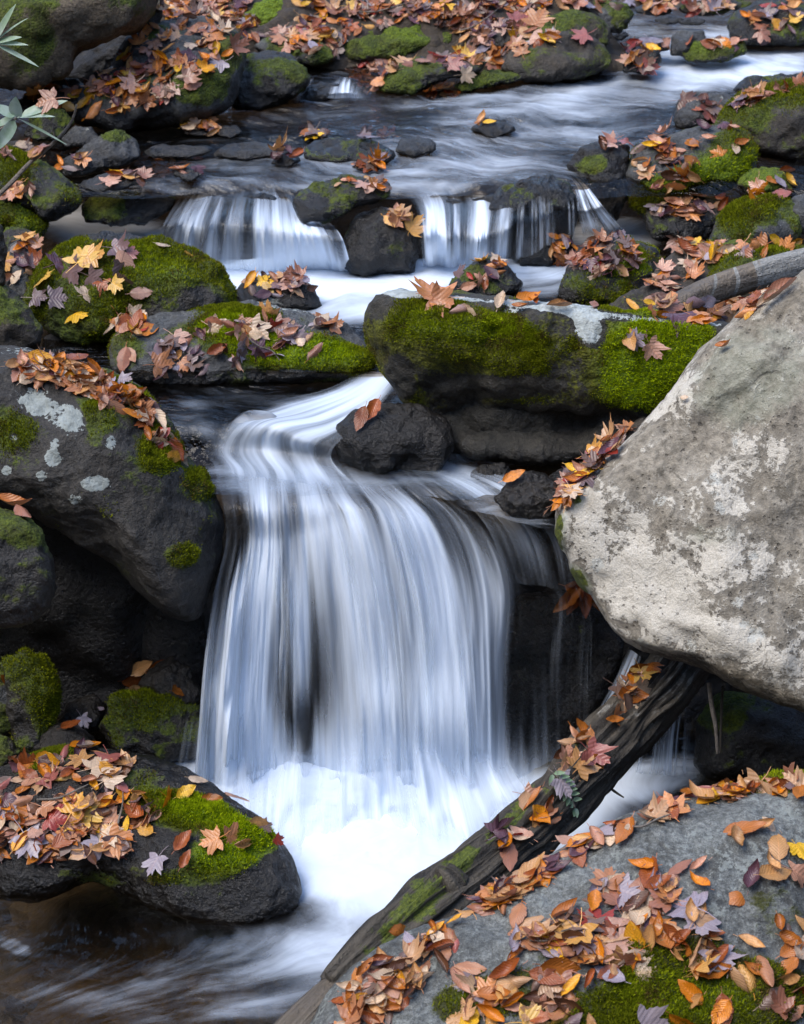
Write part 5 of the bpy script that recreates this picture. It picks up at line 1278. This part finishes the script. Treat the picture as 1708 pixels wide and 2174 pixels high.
# lichen-spotted boulder
scatter([(30,778),(70,752),(150,770),(235,795),(318,845),(345,905),(390,965),(380,978),(310,915),(250,870),(180,838),(100,812),(40,800)], 175, 'left', .08, .05, .085, clump=.3, tilt=.25)
for a in [(95,775,0,'gold',.11,20),(110,790,1,'orange',.09,60),(215,775,4,'orange-brown',.09,0),(165,770,0,'russet',.09,-10),(290,830,0,'orange-brown',.085,10),(245,845,0,'orange-brown',.09,30),(330,900,1,'cream',.09,60),(270,815,6,'lilac-grey',.08,0)]:
    put(a[0], a[1], a[2], a[3], a[4], a[5], tilt=.3, lift=.02)
put(30, 1085, 2, 'orange-brown', .11, 10, tilt=.4, lift=.02); put(45, 1095, 1, 'russet', .09, 40, lift=.02); put(5, 1445, 0, 'orange-brown', .05, 60)
for a in [(305,1412,0,'tan',.10,-30),(330,1408,3,'orange-brown',.08,-30),(280,1440,0,'russet',.08,0),(290,1465,0,'tan',.07,10),(375,1470,0,'orange-brown',.09,0),(430,1475,0,'gold',.05,0),(180,1530,6,'lilac-grey',.06,60),(210,1510,0,'lilac-grey',.05,-30),(150,1545,0,'russet',.07,-20)]:
    put(*a[:5], a[5], water=False)
# log
scatter([(1310,1470),(1380,1400),(1410,1410),(1345,1500),(1290,1540)], 14, 'front', .15, .06, .09, tilt=.25)
scatter([(1190,1590),(1250,1545),(1290,1560),(1270,1620),(1200,1650)], 16, 'front', .3, .06, .09, tilt=.25)
scatter([(1110,1700),(1160,1680),(1190,1740),(1140,1760)], 9, 'front', .1, .06, .09, tilt=.35)
scatter([(1040,1770),(1080,1745),(1120,1780),(1060,1810)], 12, 'purple', .3, .06, .09, tilt=.25)
for a in [(1078,1825,0,'russet',.115,85),(1360,1440,7,'yellow',.08,60),(1330,1480,5,'orange-brown',.10,0),(1250,1600,7,'red',.10,40),(1190,1665,6,'lilac-grey',.09,60),(1150,1745,4,'orange',.09,20),(1165,1715,1,'orange-brown',.09,40),(840,1970,4,'orange-brown',.07,-10)]:
    put(a[0], a[1], a[2], a[3], a[4], a[5], tilt=.25, lift=.02)
# drooping bunch on the black rock
for dx, dy, an in [(0,0,115),(18,8,85),(-14,4,140),(30,2,60),(10,-6,20)]:
    put(1215 + dx, 1278 + dy, 1, 'russet' if an % 2 else 'orange-brown', .115, an, lift=.03, tilt=.1, hang=.7, water=False)
# middle
scatter([(395,700),(480,665),(560,660),(640,690),(640,740),(520,780),(430,790),(330,800),(300,760)], 62, 'purple', .45, .05, .085, clump=.45)
scatter([(235,690),(290,660),(330,690),(300,720),(250,700)], 16, 'orange', .3, .06, .1)
scatter([(640,665),(700,665),(765,690),(760,705),(680,695)], 14, 'orange', .3, .05, .08)
for a in [(548,698,6,'cream',.11,40),(580,690,7,'red',.09,0),(340,775,7,'orange-brown',.09,0),(265,765,0,'russet',.09,100),(285,755,0,'orange-brown',.07,60),(290,690,0,'russet',.11,-70),(670,745,1,'russet',.08,-50),(655,715,1,'tan',.05,-60),(700,690,0,'orange-brown',.08,-20)]:
    put(*a[:5], a[5], lift=.015)
for a in [(180,550,6,'yellow',.13,-50),(205,545,7,'gold',.10,0),(100,595,6,'yellow',.10,-20),(170,672,6,'yellow',.11,10),(180,628,6,'cream',.10,-20),(268,562,0,'pinkish',.115,60),(250,605,6,'yellow',.08,30),(255,530,7,'purple-brown',.10,0),(250,570,6,'purple-brown',.10,100),(205,590,6,'purple-brown',.10,30),
          (160,580,6,'purple-brown',.12,60),(120,560,6,'purple-brown',.10,-20),(85,635,6,'purple-brown',.09,0),(120,635,6,'purple-brown',.09,0),(300,622,0,'pinkish',.08,-5),(403,537,0,'yellow',.06,10),(278,540,6,'red',.06,0),(270,590,7,'dark brown',.08,0),(220,605,7,'russet',.07,40),(345,525,0,'cream',.06,10)]:
    put(a[0], a[1], a[2], a[3], a[4], a[5], lift=.012, tilt=.12)
scatter([(500,610),(540,585),(640,588),(660,615),(560,640)], 26, 'purple', .4, .05, .085); put(560, 600, 6, 'yellow', .08, 0)
scatter([(10,500),(90,510),(90,560),(20,600)], 16, 'far', .3, .06, .09)
for a in [(918,629,7,'orange',.15,-160),(935,639,8,'orange-brown',.11,20),(980,654,2,'pinkish',.09,160),(1000,659,0,'cream',.08,20),(1065,646,1,'cream',.085,-70),(1120,642,2,'orange',.10,-10),(1135,646,1,'russet',.06,60),(1260,654,0,'russet',.07,90),(1185,659,3,'tan',.08,0),(1110,659,2,'orange-brown',.06,0),(1440,680,7,'purple-brown',.12,20),
          (1345,725,1,'tan',.10,70),(1355,715,6,'lilac-grey',.07,-30),(1380,735,7,'pinkish',.085,60),(1378,712,6,'purple-brown',.04,0),(1545,742,2,'orange-brown',.05,-20),(1460,847,0,'cream',.03,0),(1660,625,3,'pinkish',.12,-30),(1640,645,3,'cream',.10,-30)]:
    put(a[0], a[1], a[2], a[3], a[4], a[5], lift=.015, tilt=.15)
scatter([(960,600),(1000,562),(1050,546),(1070,570),(1010,620)], 14, 'orange', .4, .05, .08)
for a in [(772,892,0,'russet',.085,110),(790,880,1,'russet',.09,120),(855,855,7,'russet',.09,0),(830,850,7,'dark brown',.07,0),(1095,1015,0,'orange',.075,-25)]:
    put(*a[:5], a[5], lift=.02, hang=.4, water=False)
scatter([(1180,1090),(1210,1010),(1280,955),(1345,905),(1340,945),(1260,1010),(1215,1060)], 70, 'orange', .2, .05, .08, tilt=.3, lift=.02, water=False)
# upper fall stones and right bank
scatter([(820,450),(860,440),(885,470),(870,490),(830,480)], 9, 'orange', .5, .06, .1, water=False)
scatter([(690,385),(800,376),(830,395),(820,405),(720,395)], 13, 'orange', .35, .05, .08, water=False)
scatter([(1340,330),(1420,280),(1560,265),(1590,285),(1540,340),(1430,400),(1350,420)], 46, 'far', .35, .055, .09, clump=.4)
put(1558, 322, 0, 'cream', .085, 90, tilt=.1); put(1455, 365, 0, 'pinkish', .085, 90, tilt=.1)
scatter([(1380,470),(1390,430),(1500,415),(1540,430),(1500,450),(1440,470)], 26, 'purple', .4, .06, .095)
scatter([(1240,310),(1300,295),(1420,282),(1400,310),(1330,315)], 14, 'far', .4)
scatter([(1200,560),(1260,500),(1340,500),(1350,560),(1290,590),(1230,580)], 44, 'purple', .5, .055, .09, clump=.3)
scatter([(1165,500),(1210,495),(1220,550),(1180,555)], 14, 'orange', .3, .05, .08, water=False)
scatter([(1330,650),(1400,590),(1420,530),(1500,505),(1520,530),(1480,590),(1420,640),(1560,640),(1620,620),(1640,640),(1540,690),(1340,660)], 80, 'orange', .3, .055, .09, clump=.3, water=False)
scatter([(1420,505),(1520,515),(1600,520),(1708,500),(1708,525),(1560,545),(1450,540)], 30, 'orange', .3)
scatter([(1500,425),(1590,400),(1708,350),(1708,420),(1620,410),(1520,440)], 32, 'far', .3)
scatter([(1530,235),(1640,172),(1708,160),(1708,190),(1600,210)], 16, 'far', .3)
scatter([(1435,245),(1470,200),(1540,205),(1520,245),(1460,260)], 9, 'far', .3, .07, .1)
# upper stream stones and far bank
for P, n, mix in [([(300,330),(425,340),(430,375),(330,368),(290,345)], 24, 'orange'), ([(100,345),(150,320),(190,330),(170,360),(110,365)], 12, 'orange'), ([(395,258),(475,252),(480,278),(400,280)], 16, 'far'),
                  ([(575,325),(630,318),(640,345),(580,345)], 9, 'purple'), ([(640,275),(700,268),(700,290),(645,290)], 10, 'orange'), ([(765,285),(840,280),(845,305),(780,305)], 14, 'orange'), ([(745,345),(810,342),(812,358),(750,360)], 12, 'orange'),
                  ([(975,250),(1035,235),(1040,262),(985,268)], 14, 'far'), ([(740,160),(770,135),(850,130),(830,165),(780,190)], 34, 'far'), ([(890,190),(960,170),(965,205),(910,210)], 12, 'far'), ([(190,375),(310,360),(320,385),(200,395)], 12, 'far'),
                  ([(0,390),(70,400),(60,415),(0,410)], 10, 'orange'), ([(0,320),(60,300),(130,340),(100,360),(0,330)], 12, 'orange')]:
    scatter(P, n, mix, .35, .05, .09, water=False, tilt=.3)
scatter([(150,200),(235,148),(275,80),(345,50),(440,40),(495,60),(510,110),(440,170),(380,190),(330,215),(250,235),(170,235)], 130, 'orange', .45, .06, .10, clump=.2)
scatter([(40,200),(140,170),(170,200),(140,235),(60,240)], 16, 'orange', .4)
scatter([(330,-10),(520,-10),(560,60),(545,100),(500,60),(430,35),(340,45)], 120, 'far', .45, .05, .085)
scatter([(620,-10),(1160,-10),(1150,40),(1080,50),(980,62),(900,42),(830,50),(750,75),(700,100),(640,70)], 260, 'far', .4, .05, .085)
scatter([(540,70),(640,62),(720,100),(720,125),(600,110)], 26, 'far', .4)
scatter([(960,60),(1100,40),(1150,80),(1060,150),(980,120)], 50, 'far', .4)
scatter([(800,140),(980,118),(1060,130),(1040,150),(900,140)], 24, 'far', .4)
scatter([(1090,100),(1180,72),(1280,82),(1180,85)], 8, 'far', .4)
scatter([(1130,-10),(1340,-10),(1340,20),(1240,20),(1150,30)], 30, 'far', .4)
scatter([(1320,90),(1420,90),(1410,140),(1330,150)], 22, 'far', .4)
scatter([(1345,-10),(1560,-10),(1560,55),(1500,30),(1380,20)], 36, 'far', .4)
scatter([(1560,20),(1708,0),(1708,80),(1620,85)], 20, 'far', .3)
scatter([(1460,90),(1580,85),(1580,110),(1500,105)], 10, 'far', .3)
for a in [(1095,52,6,'red',.13,-20),(1143,50,6,'orange',.13,-60),(968,148,6,'red',.10,0),(985,152,6,'cream',.09,0),(1377,142,6,'red',.10,0)]:
    put(*a[:5], a[5], lift=.03, tilt=.2, hang=.4)

# a few bare twigs among the leaves
for (x0, y0, x1, y1, lb) in [(1490,2035,1545,2085,'short curved brown twig among leaves on the near right boulder, lower right'),(1130,2005,1215,1985,'thin pale twig across the leaf drift in the middle of the near right boulder'),(1345,1765,1420,1748,'thin dark twig along the crest of the near right boulder'),
                             (90,1700,190,1680,'thin bare twig across the leaves of the near left boulder'),(250,1760,262,1690,'short upright leaf stalk on the near left boulder'),(520,720,590,760,'fine brown twig on the bright-mossed rock'),(760,30,880,15,'long bare twig lying on the leafy far bank'),(980,70,1060,30,'slanting bare twig on the leafy far bank by the brown round rock')]:
    P = []
    for t in (0, .35, .7, 1):
        h = cast(x0 + (x1 - x0) * t, y0 + (y1 - y0) * t + 5 * math.sin(5 * t))
        if h: P.append(np.array(h[0] + h[1] * (.018 + .008 * math.sin(9 * t))))
    if len(P) == 4: tube('twig', P, [.0035, .003, .0026, .0015], W_TWIG, nseg=24, nround=8, lump=.25, seed=int(x0), label=lb, cat='twig', loc=P[0])
# the 300 that show largest are individuals, the rest one heap of litter
LV_ALL.sort(key=lambda d: -d['show'])
ONE, REST = LV_ALL[:300], LV_ALL[300:]
protos = {}
def leaf_mesh(shape, col):
    if (shape, col) in protos: return protos[(shape, col)]
    v, lv, f = SHAPES[shape][2]
    me = mesh_np('fallen_leaf', v, f) if f.shape[1] == 4 and not np.any(f[:, 2] == f[:, 3]) else None
    if me is None:
        me = bpy.data.meshes.new('fallen_leaf'); me.from_pydata(v.tolist(), [], [tuple(dict.fromkeys(q)) for q in f.tolist()])
        me.polygons.foreach_set('use_smooth', np.ones(len(me.polygons), bool)); me.update()
    a = me.attributes.new('col', 'FLOAT_COLOR', 'POINT')
    c = PAL[col]
    a.data.foreach_set('color', np.tile(np.array([*c, 1], np.float32), len(v)))
    vattr(me, 'lv', lv)
    me.materials.append(LEAF_MAT)
    protos[(shape, col)] = me
    return me
def sector(d, box):
    fx, fy = (d['px'] - box[0]) / max(1, box[1] - box[0]), (d['py'] - box[2]) / max(1, box[3] - box[2])
    c = ['far left', 'left', 'middle', 'right', 'far right'][min(4, max(0, int(fx * 5)))]
    r = ['upper', 'mid-height', 'lower'][min(2, max(0, int(fy * 3)))]
    return r + ' ' + c
boxes = {}
for d in ONE:
    b = boxes.setdefault(d['rock'], [1e9, -1e9, 1e9, -1e9])
    b[0] = min(b[0], d['px']); b[1] = max(b[1], d['px']); b[2] = min(b[2], d['py']); b[3] = max(b[3], d['py'])
fam = {}
for d in ONE:
    where = SHORT.get(d['rock'], 'a streamside rock')
    p, k, _ = SHAPES[d['shape']]
    d['lab'] = '%s %s %s leaf on %s, %s part' % (p, d['col'], k, where, sector(d, boxes[d['rock']]))
    fam.setdefault(d['lab'], []).append(d)
ORD = ['leftmost', 'second from left', 'third from left', 'fourth from left', 'fifth from left', 'sixth from left']
for lab, L in fam.items():
    if len(L) > 1:
        L.sort(key=lambda d: d['px'])
        for i, d in enumerate(L):
            d['lab'] = lab.replace(' part', '') + ', ' + (ORD[i] if i < len(ORD) else 'further right')
for d in ONE:
    o = bpy.data.objects.new('fallen_leaf', leaf_mesh(d['shape'], d['col']))
    COL.objects.link(o)
    s = d['size']
    o.matrix_world = Matrix.Translation(d['loc']) @ d['rot'].to_4x4() @ Matrix.Diagonal((s * LR.uniform(.85, 1.15), s, s * LR.uniform(.6, 1.3), 1))
    tag(o, d['lab'], 'leaf', 'autumn leaves fallen on the rocks')
VV, FF, CC, LL, k = [], [], [], [], 0
for d in REST:
    v, lv, f = SHAPES[d['shape']][2]
    m = np.array(d['rot']) * d['size']
    w = v * (LR.uniform(.85, 1.15), 1, LR.uniform(.6, 1.3))
    VV.append(w @ m.T + np.array(d['loc'])); LL.append(lv)
    c = np.array(PAL[d['col']]) * LR.uniform(.7, 1.2)
    CC.append(np.tile(np.array([*c, 1], np.float32), (len(v), 1)))
    FF += [tuple(dict.fromkeys((q + k).tolist())) for q in f]
    k += len(v)
if REST:
    me = bpy.data.meshes.new('leaf_litter'); me.from_pydata(np.concatenate(VV).tolist(), [], FF)
    me.polygons.foreach_set('use_smooth', np.ones(len(me.polygons), bool)); me.update()
    a = me.attributes.new('col', 'FLOAT_COLOR', 'POINT'); a.data.foreach_set('color', np.concatenate(CC).ravel())
    vattr(me, 'lv', np.concatenate(LL))
    o = link('leaf_litter', me, LEAF_MAT)
    tag(o, 'litter of smaller and farther fallen autumn leaves over rocks and far bank', 'leaf litter', kind='stuff')
